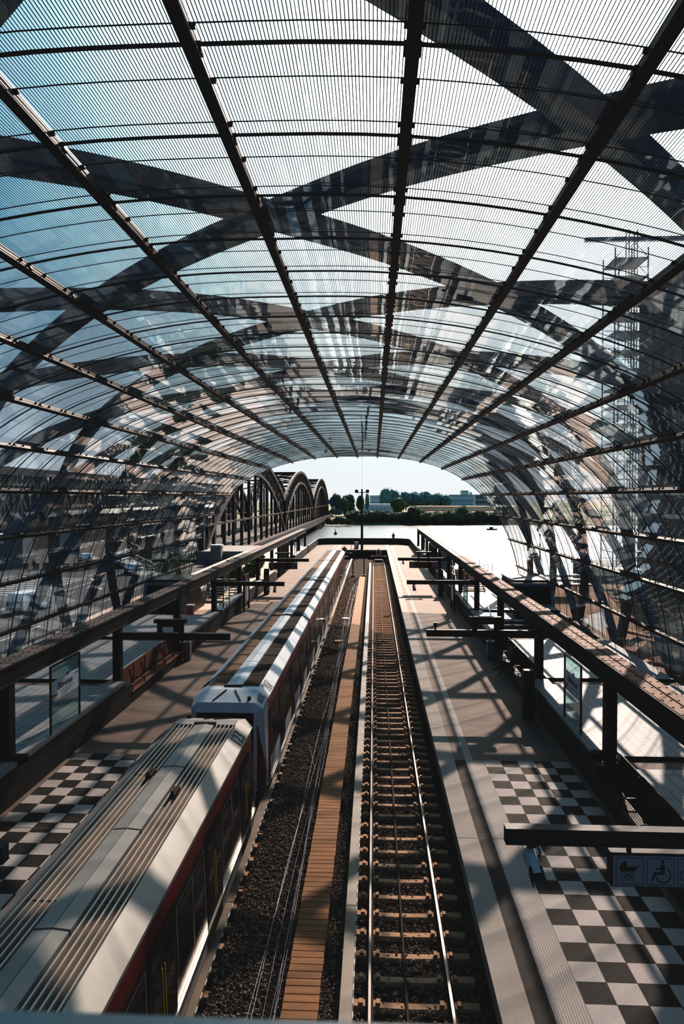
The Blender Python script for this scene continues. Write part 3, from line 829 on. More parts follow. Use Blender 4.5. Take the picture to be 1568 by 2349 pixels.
# ------------------------------------------------------------------ things on the platforms
def sign_panel(side, yc, w, z0, z1, label, full=True, x=6.19):
    X = xr(side, x); t = thing('glass_sign_panel', label, 'sign', (X, yc, z0))
    y0, y1 = yc-w/2, yc+w/2; f = MB()
    for y in (y0, y1): f.box(X-.025, X+.025, y-.025, y+.025, z0, z1)
    f.box(X-.025, X+.025, y0, y1, z1-.03, z1+.02); f.build('frame', M['black'], t)
    g = MB(); g.add([(X, y0+.02, z0), (X, y1-.02, z0), (X, y1-.02, z1-.03), (X, y0+.02, z1-.03)], [(0,1,2,3)]); g.build('pane', M['paneglass'], t)
    e = -side*.012; zs0 = z0+(z1-z0)*.46; zs1 = z0+(z1-z0)*.76
    p = MB().box(X-.01, X+.01, y0+.03, y1-.03, zs0, zs1).build('name_board', M['sign'], t)
    # direction of reading as seen from the platform
    rd = Vector((0, -1, 0)) if side > 0 else Vector((0, 1, 0)); st = y1 if side > 0 else y0
    P = lambda u, z: (X-side*.0135, st+rd.y*u, z)
    H = zs1-zs0
    text('station_name', 'Elbbrücken', M['ink'], p, P(w*.22, zs0+H*.5), rd, (0,0,1), H*.46, .001, sx=.82)
    def patch(nm, u0, u1, a0, a1, m, d=.0005):
        b = MB(); ys = sorted((st+rd.y*u0, st+rd.y*u1)); xx = X-side*(.011+d); b.box(min(xx, xx-side*.002), max(xx, xx-side*.002), ys[0], ys[1], a0, a1)
        return b.build(nm, m, p)
    patch('teal_tab', w*.5, w*.62, zs1-.01, zs1+.07, M['teal'])
    patch('arrow_field', .04, .2, zs0+.0, zs0+H*.36, M['green'])
    ar = MB(); xx = X-side*.0145; u = .06; zc = zs0+H*.18
    q = lambda uu, zz: (xx, st+rd.y*uu, zz)
    ar.add([q(.06, zc), q(.12, zc+.07), q(.14, zc+.055), q(.105, zc+.013), q(.18, zc+.013), q(.18, zc-.013), q(.105, zc-.013), q(.14, zc-.055), q(.12, zc-.07)], [tuple(range(9))])
    ar.build('arrow', M['yellow'], p)
    for k, (u0, m) in enumerate(((.24, 'green'), (.31, 'signred'), (.4, 'signgrey'))): patch('line_symbol', u0, u0+.055, zs0+H*.2, zs0+H*.34, M[m])
    patch('line_symbol', .26, .36, zs0+H*.05, zs0+H*.14, M['signred'])
    for k in range(4): patch('small_text_line', w*.34, w*(.78-.08*k if k else .8), zs0+H*(.36-.09*k), zs0+H*(.385-.09*k), M['signgrey'])
    for k in range(2): patch('exit_symbol', w*(.86+.06*k), w*(.89+.06*k), zs0+H*.78, zs0+H*.9, M['signgrey'])
sign_panel(1, 21.5, 1.75, 2.1, 4.16, 'large glass panel with Elbbrücken name board on the right platform wall')
sign_panel(-1, 20.9, 2.0, 2.1, 4.12, 'large glass panel with Elbbrücken name board on the left platform wall')
sign_panel(1, 46.4, 1.8, 2.1, 4.1, 'farther glass name panel on the right wall, in front of the open stairs')
sign_panel(-1, 44.3, 1.8, 2.1, 4.1, 'farther glass name panel on the left wall, beside the green shrubs')
sign_panel(1, 84.0, 1.8, 2.1, 4.1, 'small distant glass name panel near the end of the right canopy')
sign_panel(-1, 84.0, 1.8, 2.1, 4.1, 'small distant glass name panel near the end of the left canopy')

# LED train displays hanging from the arms
for side, y in ((1, POST_R[6]), (-1, POST_L[6])):
    sn = 'right' if side > 0 else 'left'
    t = thing('train_display', 'hanging train display with dark orange text over the %s platform' % sn, 'display board', (xr(side, 4.35), y, 3.68))
    a, b_ = sorted((xr(side, 3.1), xr(side, 5.55)))
    MB().box(a, b_, y-.22, y+.12, 3.05, 3.6, .03).build('housing', M['steel'], t)
    MB().box(a+.55, b_-.55, y-.235, y-.22, 3.1, 3.55).build('screen', M['lens'], t)
    for q0, q1 in ((a+.04, a+.5), (b_-.5, b_-.04)): MB().box(q0, q1, y-.232, y-.22, 3.1, 3.55).build('clock_field', M['grey'], t)
    for k in range(3): MB().box(a+.65, b_-.7-.25*k, y-.242, y-.235, 3.44-.14*k, 3.49-.14*k).build('text_row', M['led'], t)
    b = MB()
    for x in (a+.8, b_-.8): b.box(x-.06, x+.06, y-.13, y-.1, 3.6, 4.35)
    b.box(a+.55, b_-.55, y-.2, y+.1, 4.35, 4.47); b.build('hanger', M['steel'], t)
# housings on the second arms
for side, y in ((1, POST_R[2]), (-1, POST_L[2])):
    sn = 'right' if side > 0 else 'left'
    t = thing('light_bracket', 'black bracket with double bar standing on the %s cross arm above the bench' % sn, 'bracket', (xr(side, 4.4), y, 3.94))
    a, b_ = sorted((xr(side, 3.8), xr(side, 5.05)))
    for x in (a+.2, b_-.2): MB().box(x-.09, x+.09, y-.06, y+.06, 3.94, 4.34).build('upright', M['steel'], t)
    b = MB(); b.box(a, b_, y-.14, y+.14, 4.32, 4.47, .015); b.box(a+.25, b_-.25, y-.1, y+.1, 4.18, 4.28); b.build('bar', M['steel'], t)

def cctv(x, y, z, label, ydir=-1, big=1.):
    t = thing('security_camera', label, 'camera', (x, y, z)); s = big
    MB().tube([(x, y, z), (x, y, z-.05*s)], .07*s, 12).build('mount', M['black'], t)
    MB().tube([(x+.08*s, y, z-.03*s), (x+.11*s, y-.05*s, z-.12*s), (x+.07*s, y-.04*s, z-.22*s)], .014*s, 8).build('bracket', M['black'], t)
    b = MB(); p, q = Vector((x-.03*s, y+.1*s, z-.1*s)), Vector((x+.02*s, y-.26*s, z-.32*s)); b.tube([p, p.lerp(q, .15), q], [.05*s, .085*s, .085*s], 12); b.build('housing', M['sign'], t, smooth=True)
    d = (q-p).normalized(); b = MB(); b.tube([q, q+d*.02*s], .07*s, 12); b.build('lens', M['lens'], t)
    b = MB(); b.obox(q+d*.03*s+Vector((0,0,.06*s)), Vector((.085*s,0,0)), d*.09*s, Vector((0,0,.008*s)).cross(d).cross(d)*0+Vector((0,0,.01*s)))
    for sx in (-1, 1): b.obox(q+d*.03*s+Vector((sx*.085*s,0,0)), Vector((.006*s,0,0)), d*.09*s, Vector((0,0,.05*s)))
    b.build('sun_shield', M['black'], t)
cctv(2.52, POST_R[0], 3.68, 'grey security camera hanging under the nearest cross arm above the chequered floor', big=1.15)
cctv(2.55, POST_R[4], 3.68, 'small security camera hanging under the middle cross arm of the right platform')
cctv(2.55, POST_R[6], 3.68, 'tiny security camera under the farthest cross arm of the right platform', big=.8)
cctv(xr(-1, 2.7), POST_L[4], 3.68, 'security camera hanging under the left cross arm, nearer the train')
cctv(xr(-1, 3.1), POST_L[4], 3.68, 'security camera hanging under the left cross arm, nearer the wall')
t = thing('beacon', 'small black sensor standing on the tip of the right cross arm above the bench', 'sensor', (2.45, POST_R[2], 3.94))
b = MB(); b.box(2.42, 2.48, POST_R[2]-.03, POST_R[2]+.03, 3.94, 4.08); b.build('stem', M['black'], t)
MB().box(2.38, 2.52, POST_R[2]-.09, POST_R[2]+.09, 4.08, 4.22, .02).build('head', M['black'], t)

# pictogram sign under the nearest arm
y = POST_R[0]; t = thing('pictogram_sign', 'hanging grey sign with pram and wheelchair pictograms at the right edge of the photo', 'sign', (4.9, y, 3.62))
x0, x1, z0, z1 = 3.74, 5.5, 3.06, 3.58; yf = y-.1
MB().box(x0, x1, y-.1, y+.1, z0, z1, .01).build('housing', M['steel'], t)
fp = MB().box(x0+.03, x1-.01, yf-.012, yf, z0+.02, z1-.02).build('front_panel', M['signgrey'], t)
b = MB()
for x in (4.05, 5.1): b.box(x-.03, x+.03, y-.03, y+.03, z1, 3.68)
b.build('hanger', M['black'], t)
def ring(mb, cx, cz, r, th, a0=0, a1=360, n=28):
    for i in range(n):
        t0, t1 = math.radians(a0+(a1-a0)*i/n), math.radians(a0+(a1-a0)*(i+1)/n)
        P = lambda t_, rr: (cx+math.cos(t_)*rr, yf-.0145, cz+math.sin(t_)*rr)
        mb.add([P(t0, r-th), P(t0, r), P(t1, r), P(t1, r-th)], [(0,1,2,3)])
def line(mb, a, c, th):
    a, c = Vector(a), Vector(c); d = (c-a).normalized(); nrm = Vector((-d.y, d.x))*th/2
    mb.add([(p.x, yf-.0145, p.y) for p in (a-nrm, c-nrm, c+nrm, a+nrm)], [(0,1,2,3)])
def pol(mb, pts): mb.add([(a, yf-.0145, c) for a, c in pts], [tuple(range(len(pts)))])
def frame(mb, cx, cz, h):
    for a, c in (((cx-h, cz-h), (cx+h, cz-h)), ((cx+h, cz-h), (cx+h, cz+h)), ((cx+h, cz+h), (cx-h, cz+h)), ((cx-h, cz+h), (cx-h, cz-h))): line(mb, a, c, .008)
cz = (z0+z1)/2; S = .44
cx = 4.03; b = MB(); frame(b, cx, cz, .21)
pol(b, [(cx-.16, cz+.0), (cx-.16, cz+.06), (cx-.13, cz+.12), (cx-.05, cz+.16), (cx-.05, cz+.065), (cx+.11, cz+.065), (cx+.11, cz+.03), (cx+.06, cz-.01), (cx-.12, cz-.01)])
line(b, (cx+.1, cz+.06), (cx+.17, cz+.095), .01)
line(b, (cx-.1, cz-.01), (cx+.04, cz-.1), .01); line(b, (cx+.06, cz-.01), (cx-.08, cz-.1), .01)
for w in (-.085, .035): ring(b, cx+w, cz-.11, .048, .008); ring(b, cx+w, cz-.11, .012, .012, n=10)
b.build('pram_pictogram', M['ink'], fp)
cx = 4.505; b = MB(); frame(b, cx, cz, .21)
ring(b, cx+.03, cz+.155, .03, .03, n=14)
pol(b, [(cx-.0, cz+.11), (cx+.06, cz+.11), (cx+.065, cz-.05), (cx-.08, cz-.05), (cx-.12, cz-.15), (cx-.15, cz-.15), (cx-.105, cz-.01), (cx+.0, cz-.01)])
line(b, (cx-.075, cz+.045), (cx+.02, cz+.045), .026)
ring(b, cx+.04, cz-.06, .125, .022, -170, 60)
b.build('wheelchair_pictogram', M['ink'], fp)
cx = 4.98; b = MB(); frame(b, cx, cz, .21)
for w in (-.1, .1): ring(b, cx+w, cz-.06, .08, .012)
line(b, (cx-.1, cz-.06), (cx-.04, cz+.06), .014); line(b, (cx-.04, cz+.06), (cx+.08, cz+.06), .014); line(b, (cx+.1, cz-.06), (cx+.07, cz+.1), .014); line(b, (cx-.04, cz+.06), (cx+.0, cz-.06), .014); line(b, (cx, cz-.06), (cx+.08, cz+.06), .014); line(b, (cx-.08, cz+.09), (cx-.01, cz+.09), .02)
b.build('bicycle_pictogram', M['ink'], fp)

# litter bins, pillar, call points, map boards
def bin_(x, y, label):
    t = thing('litter_bin', label, 'bin', (x, y, PZ))
    MB().box(x-.17, x+.17, y-.17, y+.17, PZ+.05, PZ+.85, .02).build('body', M['galv'], t)
    b = MB()
    for a in ((x-.18, x+.18, y-.18, y-.13), (x-.18, x+.18, y+.13, y+.18), (x-.18, x-.13, y-.13, y+.13), (x+.13, x+.18, y-.13, y+.13)): b.box(a[0], a[1], a[2], a[3], PZ+.85, PZ+.93)
    b.build('rim', M['galv'], t)
    MB().box(x-.13, x+.13, y-.13, y+.13, PZ+.845, PZ+.86).build('opening', M['lens'], t)
    MB().box(x-.14, x+.14, y-.14, y+.14, PZ, PZ+.05).build('foot', M['black'], t)
bin_(5.86, 34.6, 'steel litter bin beside the right bench, past the seated person')
bin_(xr(-1, 5.86), 33.7, 'steel litter bin at the far end of the left bench')
t = thing('info_pillar', 'tall dark rectangular pillar on the right platform in front of the bench', 'pillar', (5.7, 25.4, PZ))
MB().box(5.5, 5.9, 25.2, 25.6, PZ, PZ+1.78, .01).build('casing', M['steel'], t)
MB().box(5.52, 5.88, 25.22, 25.58, PZ+1.78, PZ+1.8).build('cap', M['grey'], t)
def callpoint(x, y, label):
    t = thing('call_point', label, 'call point', (x, y, PZ))
    MB().poly_prism([(y-.2, PZ), (y+.2, PZ), (y+.2, PZ+2.05), (y+.05, PZ+2.15), (y-.2, PZ+1.85)], x-.2, x+.2).build('casing', M['steel'], t)
    MB().box(x-.13, x+.13, y-.215, y-.2, PZ+1.1, PZ+1.6).build('panel', M['signred'], t)
    MB().tube([(x, y-.24, PZ+1.3), (x, y-.2, PZ+1.3)], .05, 12).build('button', M['white'], t)
callpoint(5.55, 57.0, 'dark emergency call column on the right platform below the train display')
callpoint(xr(-1, 5.55), 57.0, 'dark emergency call column with red panel on the left platform')
def mapboard(side, y, label):
    X = xr(side, 5.75); t = thing('map_board', label, 'notice board', (X, y, PZ)); f = MB()
    for yy in (y-.9, y+.9): f.box(X-.06, X+.06, yy-.06, yy+.06, PZ, PZ+2.6)
    for z in (.55, 2.25, 2.55): f.box(X-.05, X+.05, y-.9, y+.9, PZ+z, PZ+z+.06)
    f.build('frame', M['black'], t)
    MB().box(X-.03, X+.03, y-.84, y+.84, PZ+2.31, PZ+2.55).build('header', M['signred'], t)
    for k in range(2): MB().box(X-.02, X+.02, y-.8+.82*k, y-.02+.82*k, PZ+.65, PZ+2.2).build('poster', M['sign'] if k else M['signgrey'], t)
mapboard(1, 50.0, 'framed map board with red header on the right platform')
mapboard(-1, 49.0, 'framed map board with red header on the left platform')
# fins (closely set posts) at the far stairs and glass screens
for side in (1, -1):
    sn = 'right' if side > 0 else 'left'
    for k in range(6):
        y = 69.5+k*1.35; b = MB(); bx(b, side, 6.1, 6.4, y-.12, y+.12, PZ, 4.15)
        tag(b.build('screen_fin', M['steel']), 'upright dark fin in the close row under the far end of the %s canopy' % sn, 'fin', 'row of fins on the %s side' % sn)
    for k, y in enumerate((62.5, 79.5, 90)):
        t = thing('glass_screen', '%s glass screen standing behind the far stretch of the %s platform' % (ORD[k], sn), 'screen', (xr(side, 6.6), y, 1.0))
        X = xr(side, 7.15 if k == 0 else 6.6); z0 = 1.0 if k == 0 else 2.1
        g = MB(); g.add([(X, y-.9, z0), (X, y+.9, z0), (X, y+.9, 4.1), (X, y-.9, 4.1)], [(0,1,2,3)]); g.build('pane', M['paneglass'], t)
        b = MB()
        for yy in (y-.9, y+.9): b.box(X-.03, X+.03, yy-.03, yy+.03, z0, 4.12)
        b.build('frame', M['black'], t)
# grey terrace box and pale planter blocks
for side, y, sz, lab in ((1, 66.5, (7.2, 9.4, 3.0, 2.2), 'brown box unit standing on the right terrace behind the canopy'),):
    t = thing('service_box', lab, 'box', (8.3, y, 1.0)); MB().box(7.6, 9.6, y-1.5, y+1.5, 1.0, 2.35, .03).build('casing', M['plank'], t)
    MB().box(7.55, 9.65, y-1.55, y+1.55, 2.35, 2.45).build('lid', M['stone'], t)
t = thing('terrace_bench', 'long pale bench with glass side on the left terrace', 'bench', (xr(-1, 9.3), 51, 1.05))
X = xr(-1, 10.1)
MB().box(X-.3, X+.3, 46.5, 56, 2.0, 2.2, .03).build('top', M['stone'], t)
g = MB(); g.box(X-.02, X+.02, 46.6, 55.9, 1.2, 2.0); g.build('glass_side', M['clearglass'], t)
MB().box(X-.25, X+.25, 46.5, 56, 1.05, 1.2).build('base', M['stone'], t)
t = thing('litter_box', 'small pink topped bin beside the left escalator hood', 'bin', (-12.2, 45.4, 1.05))
MB().box(-12.5, -12.1, 45.1, 45.5, 1.05, 1.9, .02).build('body', M['pink'], t); MB().box(-12.55, -12.05, 45.05, 45.55, 1.9, 2.0).build('lid', M['white'], t)

# foreground ledge
t = thing('viewing_ledge', 'blurred blue-grey ledge right in front of the camera along the bottom edge', 'ledge', (0, .62, 8.2))
MB().box(-1.6, 1.6, .4, .62, 8.2, 8.727, .02).build('parapet', mat('ledge paint', '#44626e', .4), t)

# ------------------------------------------------------------------ trains
def car_section(side):   # from skirt to roof edge, x offset (positive), z
    return [(1.14, .32), (1.2, .5), (1.22, .95), (1.21, 1.3), (1.16, 2.6), (1.13, 3.0)]
def side_pt(z):
    S = car_section(1)
    for (a, za), (b, zb) in zip(S, S[1:]):
        if za <= z <= zb: return a+(b-a)*(z-za)/(zb-za)
    return S[-1][0]
def side_panel(mb, xc, sg, y0, y1, za, zb, off, n=4, inset=0.):
    zs = [za+(zb-za)*i/n for i in range(n+1)]
    vs = [(xc+sg*(side_pt(z)+off), y, z) for z in zs for y in (y0, y1)]
    fs = [(2*i, 2*i+1, 2*i+3, 2*i+2) if sg > 0 else (2*i, 2*i+2, 2*i+3, 2*i+1) for i in range(n)]
    o = len(mb.v); mb.add(vs, fs)
def train_car(label, y0, y1, kind, nose=0, number=None, tail_nose=0):
    """kind 'old' (ridged roof) or 'new' (corrugated roof); nose -1: cab at the near end, +1: cab at the far end"""
    xc = LC; t = thing('train_car', label, 'train car', (xc, y0, 0), 'cars of the trains on the left track')
    sec = car_section(1); full = [(-x, z) for x, z in sec[::-1]]
    ring = [(-x+xc, z) for x, z in sec] ; 
    loop = [(xc-x, z) for x, z in sec]+[(xc-.8, 3.22), (xc+.8, 3.22)]+[(xc+x, z) for x, z in sec[::-1]]
    b0 = y0+(.8 if nose < 0 else 0); b1 = y1-(.8 if nose > 0 else 0)
    mb = MB(); n = len(loop)
    def shrink(f, dz): return [(xc+(x-xc)*f, .32+(z-.32)*dz) for x, z in loop]
    stations = []
    if nose < 0: stations += [(y0+.0, .84, .78), (y0+.35, .93, .88)]
    stations += [(b0, 1, 1), (b1, 1, 1)]
    if nose > 0: stations += [(y1-.35, .93, .88), (y1, .84, .78)]
    vs = []
    for y, f, dz in stations: vs += [(x, y-(0 if nose >= 0 or y > b0 else (0)), z) for x, z in shrink(f, dz)]
    fs = []
    for i in range(len(stations)-1):
        for k in range(n): j = (k+1) % n; fs.append((i*n+k, (i+1)*n+k, (i+1)*n+j, i*n+j))
    fs += [tuple(range(n)), tuple((len(stations)-1)*n+k for k in range(n-1, -1, -1))]
    mb.add(vs, fs); mb.build('body', M['red'], t)
    wm = M['trainwhite'] if kind == 'new' else M['roofplate']
    # shoulders
    for sg in (-1, 1):
        b = MB(); q = [(1.14, 2.97), (1.145, 3.05), (.8, 3.29), (.78, 3.23)]
        b.poly_prism([(xc+sg*x, z) for x, z in q], b0, b1, 'y'); b.build('roof_shoulder', wm, t)
    # roof panels
    r0 = b0+(.35 if nose < 0 else .06); r1 = b1-(.35 if nose > 0 else .06)
    for sg in (-1, 1):
        b = MB(); xa, xb = sorted((xc+sg*.27, xc+sg*.8))
        if kind == 'old':
            b.box(xa, xb, r0, r1, 3.2, 3.235); b.cur = 1
            for k in range(5):
                x = xa+.05+(xb-xa-.1)*k/4; b.box(x-.014, x+.014, r0, r1, 3.235, 3.285)
            b.cur = 0; yy = r0+4.6
            while yy < r1: b.box(xa, xb, yy, yy+.03, 3.235, 3.25); yy += 4.6
            b.build('roof_panel', [M['roofdark'], M['ridge']], t)
        else:
            m_ = 6; ys = []
            N_ = 11; vs = []; fs = []
            for k in range(N_*2+1):
                x = xa+(xb-xa)*k/(N_*2); z = 3.24+(.05 if k % 2 else 0); vs += [(x, r0, z), (x, r1, z)]
            for k in range(N_*2): fs.append((2*k, 2*k+2, 2*k+3, 2*k+1))
            b.add(vs, fs); b.mi = [0 if (k+(sg > 0)) % 2 else 2 for k in range(N_*2)]  # faces alternate tan and dark: ridge highlight and shade put into the colour
            b.box(xa, xb, r0, r1, 3.2, 3.238); yy = r0+1.45; b.cur = 1
            while yy < r1-.3: b.box(xa, xb, yy, yy+.05, 3.24, 3.288); yy += 1.45
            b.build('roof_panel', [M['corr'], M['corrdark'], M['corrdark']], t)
    # centre plates
    L = r1-r0; npl = max(2, round(L/2.9)); 
    for k in range(npl):
        ya, yb = r0+L*k/npl, r0+L*(k+1)/npl-.05
        b = MB(); b.poly_prism([(xc-.26, 3.22), (xc+.26, 3.22), (xc+.25, 3.3), (xc+.008, 3.325), (xc+.004, 3.31), (xc-.004, 3.31), (xc-.008, 3.325), (xc-.25, 3.3)], ya, yb, 'y')
        b.build('centre_plate', wm if kind == 'new' else M['roofplate'], t)
    # sides: red band, lower panel, doors and windows
    for sg in (-1, 1):
        b = MB(); side_panel(b, xc, sg, b0, b1, .5, 1.22, .006, 4); b.build('lower_panel', M['trainsilver'] if kind == 'old' else M['trainwhite'], t)
        b = MB(); b.box(xc+sg*1.25-.03, xc+sg*1.25+.03, b0, b1, .9, .98, .01) if kind == 'old' else b.box(xc+sg*1.24-.02, xc+sg*1.24+.02, b0, b1, .48, .54)
        b.build('bright_sill', M['sill'], t)
        if sg < 0: continue
        b = MB(); side_panel(b, xc, sg, b0+.05, b1-.05, 1.24, 2.62, .004, 4); b.build('window_band', M['bandgrey'], t)
        # pattern along the length : window (1.5) door (1.35)
        npat = max(1, round((b1-b0-.7)/3.45)); per = (b1-b0-.7)/npat; q_ = per/3.45; _sp = side_panel
        def side_panel_s(mb, xc, sg, ya, yb, za, zb, off, n=4): _sp(mb, xc, sg, y+(ya-y)*q_, y+(yb-y)*q_, za, zb, off, n)
        y = b0+.35; k = 0
        while k < npat:
            b = MB(); side_panel_s(b, xc, sg, y, y+.95, 1.32, 2.52, .012); b.build('window', M['darkglass'], t)
            b = MB(); side_panel_s(b, xc, sg, y-.02, y+.97, 1.285, 1.315, .016, 1); b.build('window_sill', M['sill'], t)
            for wa, wb in ((y, y+.95), (y+1.03, y+1.85)):
                b = MB()
                for e0, e1 in ((wa-.03, wa-.005), (wb+.005, wb+.03)): side_panel_s(b, xc, sg, e0, e1, 1.3, 2.54, .018, 4)
                side_panel_s(b, xc, sg, wa-.03, wb+.03, 2.525, 2.545, .018, 1); b.build('window_frame', M['framegrey'], t)
            w2 = MB(); side_panel_s(w2, xc, sg, y+1.03, y+1.85, 1.32, 2.52, .012); w2.build('window', M['darkglass'], t)
            b = MB(); side_panel_s(b, xc, sg, y+1.01, y+1.87, 1.285, 1.315, .016, 1); b.build('window_sill', M['sill'], t)
            for q in range(2):
                d0 = y+2.02+q*.66; b = MB(); side_panel_s(b, xc, sg, d0, d0+.63, .55, 2.66, .02, 6)
                d = b.build('door', M['doordark'] if kind == 'new' else M['rubber'], t)
                b = MB(); side_panel_s(b, xc, sg, d0+.1, d0+.53, 1.1, 2.5, .026); b.build('door_window', M['darkglass'], d)
                b = MB(); e = d0+.58 if q == 0 else d0+.05; e = y+(e-y)*q_; b.bar((xc+sg*1.235, e, 1.2), (xc+sg*1.2, e, 2.1), .02); b.build('grab_handle', M['sill'] if kind == 'new' else M['yellow'], d)
            y += per; k += 1
    # under floor
    for yy in (b0+2.2, b1-2.2):
        g = MB(); g.box(xc-1.0, xc+1.0, yy-1.3, yy+1.3, .28, .5)
        bo = g.build('bogie', M['black'], t)
        for sx in (-.75, .75):
            for dy in (-.85, .85): MB().tube([(xc+sx-.06, yy+dy, .42), (xc+sx+.06, yy+dy, .42)], .42, 16).build('wheel', M['railside'], bo)
    if nose < 0 or nose > 0:
        e = y0 if nose < 0 else y1; d = -1 if nose < 0 else 1; B = b0 if nose < 0 else b1
        def P(x, dy, z): return (xc+x, B+d*dy, z)
        # roof cap sloping to the front
        b = MB(); A_ = [P(-.8,0,3.29),P(.8,0,3.29),P(1.145,0,3.05),P(-1.145,0,3.05), P(-.85,.72,3.1),P(.85,.72,3.1),P(1.08,.6,2.9),P(-1.08,.6,2.9), P(-.85,.88,2.84),P(.85,.88,2.84)]
        fs = [(0,1,5,4),(1,2,6,5),(0,4,7,3),(4,5,9,8),(5,6,9),(4,8,7)]
        if d > 0: fs = [f[::-1] for f in fs]
        b.add(A_, fs); ya_, yb_ = sorted((B, B-d*.36)); b.box(xc-.8, xc+.8, ya_, yb_, 3.2, 3.29); b.build('nose_cap', wm, t)
        if kind == 'new':
            for sx in (-1, 1):
                b = MB(); pl = [P(sx*1.14,.0,3.0),P(sx*1.08,.6,2.9),P(sx*.85,.88,2.84),P(sx*.84,.96,.55),P(sx*1.0,.84,.55),P(sx*1.19,.3,.55)]
                b.add(pl, [(0,1,2,3,4,5)]); b.build('front_pillar', M['trainwhite'], t)
            b = MB(); b.add([P(-.84,.94,.9),P(.84,.94,.9),P(.85,.885,2.82),P(-.85,.885,2.82)], [(0,1,2,3)]); b.build('windscreen', M['lens'], t)
            b = MB(); b.box(xc-.72, xc+.72, B+d*.93-.006, B+d*.93+.006, 2.3, 2.5); b.build('destination_display', M['rubber'], t)
            b = MB(); b.box(xc-.9, xc+.9, min(B, B+d*.96), max(B, B+d*.96), .35, .9); b.build('front_apron', M['trainwhite'], t)
        else:
            b = MB(); b.add([P(-.85,.83,1.3),P(.85,.83,1.3),P(.82,.85,2.6),P(-.82,.85,2.6)], [(0,1,2,3)]); b.build('windscreen', M['lens'], t)
        # front frame rods and antenna stubs
        b = MB()
        for sx in (-1, 1): b.bar(P(sx*.13, .05, 3.3), P(sx*.42 if kind == 'new' else sx*.25+.2, .66, 3.13), .025)
        b.box(xc-.28, xc+.28, min(B-d*.38, B-d*.28), max(B-d*.38, B-d*.28), 3.3, 3.34); b.build('roof_rod', M['rubber'], t)
        b = MB(); p = P(.66*(1 if kind == 'new' else -1), .55, 3.12); b.tube([p, (p[0], p[1], p[2]+.12)], .055, 10); b.build('antenna', M['black'], t)
        if kind == 'new':
            b = MB(); b.add([P(.88,.1,3.215),P(1.06,.1,3.09),P(1.03,.42,3.01),P(.88,.42,3.125)], [(0,1,2,3)] if d < 0 else [(3,2,1,0)]); b.v = [(x+.012, y_, z+.006) for x, y_, z in b.v]; b.build('side_vent', M['grey'], t)
    if number:
        yb = b0+.55 if nose < 0 else b1-1.35
        for sg in (1, -1):
            up = Vector((-sg*.345, 0, .24)).normalized()
            rd = (0, 1, 0) if sg > 0 else (0, -1, 0)
            oy = yb if sg > 0 else yb+.8
            text('fleet_number', number, M['ink'], t, (xc+sg*1.122, oy, 3.074), rd, up, .5, .004, sx=.95)
    if kind == 'old':
        for sg in (-1, 1):
            yy = b1-3.6-.9*(sg > 0); b = MB(); x = xc+sg*(.36 if sg < 0 else .42); b.box(x-.055, x+.055, yy-.22, yy+.22, 3.28, 3.36, .02); b.box(x-.03, x+.03, yy-.2, yy+.05, 3.36, 3.42, .01)
            b.build('roof_antenna', M['black'], t)
    return t
train_car('nearest train car numbered 123 with ridged brown and silver roof', .5, 18.65, 'old', nose=1, number='123')
train_car('white-nosed leading car numbered 207 of the farther train', 19.95, 33.9, 'new', nose=-1, number='207')
train_car('second car of train 207, between its first two dark roof joints', 34.25, 48.4, 'new')
train_car('third car of train 207, behind the middle roof joint', 48.75, 63.9, 'new')
train_car('farthest car of train 207 with pinkish sunlit roof end', 64.25, 77.6, 'new', nose=1)
for k, y in enumerate((33.9, 48.4, 63.9)):
    b = MB(); b.poly_prism([(LC-1.0, .5), (LC+1.0, .5), (LC+1.06, 2.95), (LC+.76, 3.2), (LC-.76, 3.2), (LC-1.06, 2.95)], y+.02, y+.33, 'y')
    tag(b.build('gangway_bellows', M['rubber']), 'black bellows joint %s of train 207' % ('nearest the front' if k == 0 else 'in the middle' if k == 1 else 'nearest the rear'), 'gangway')

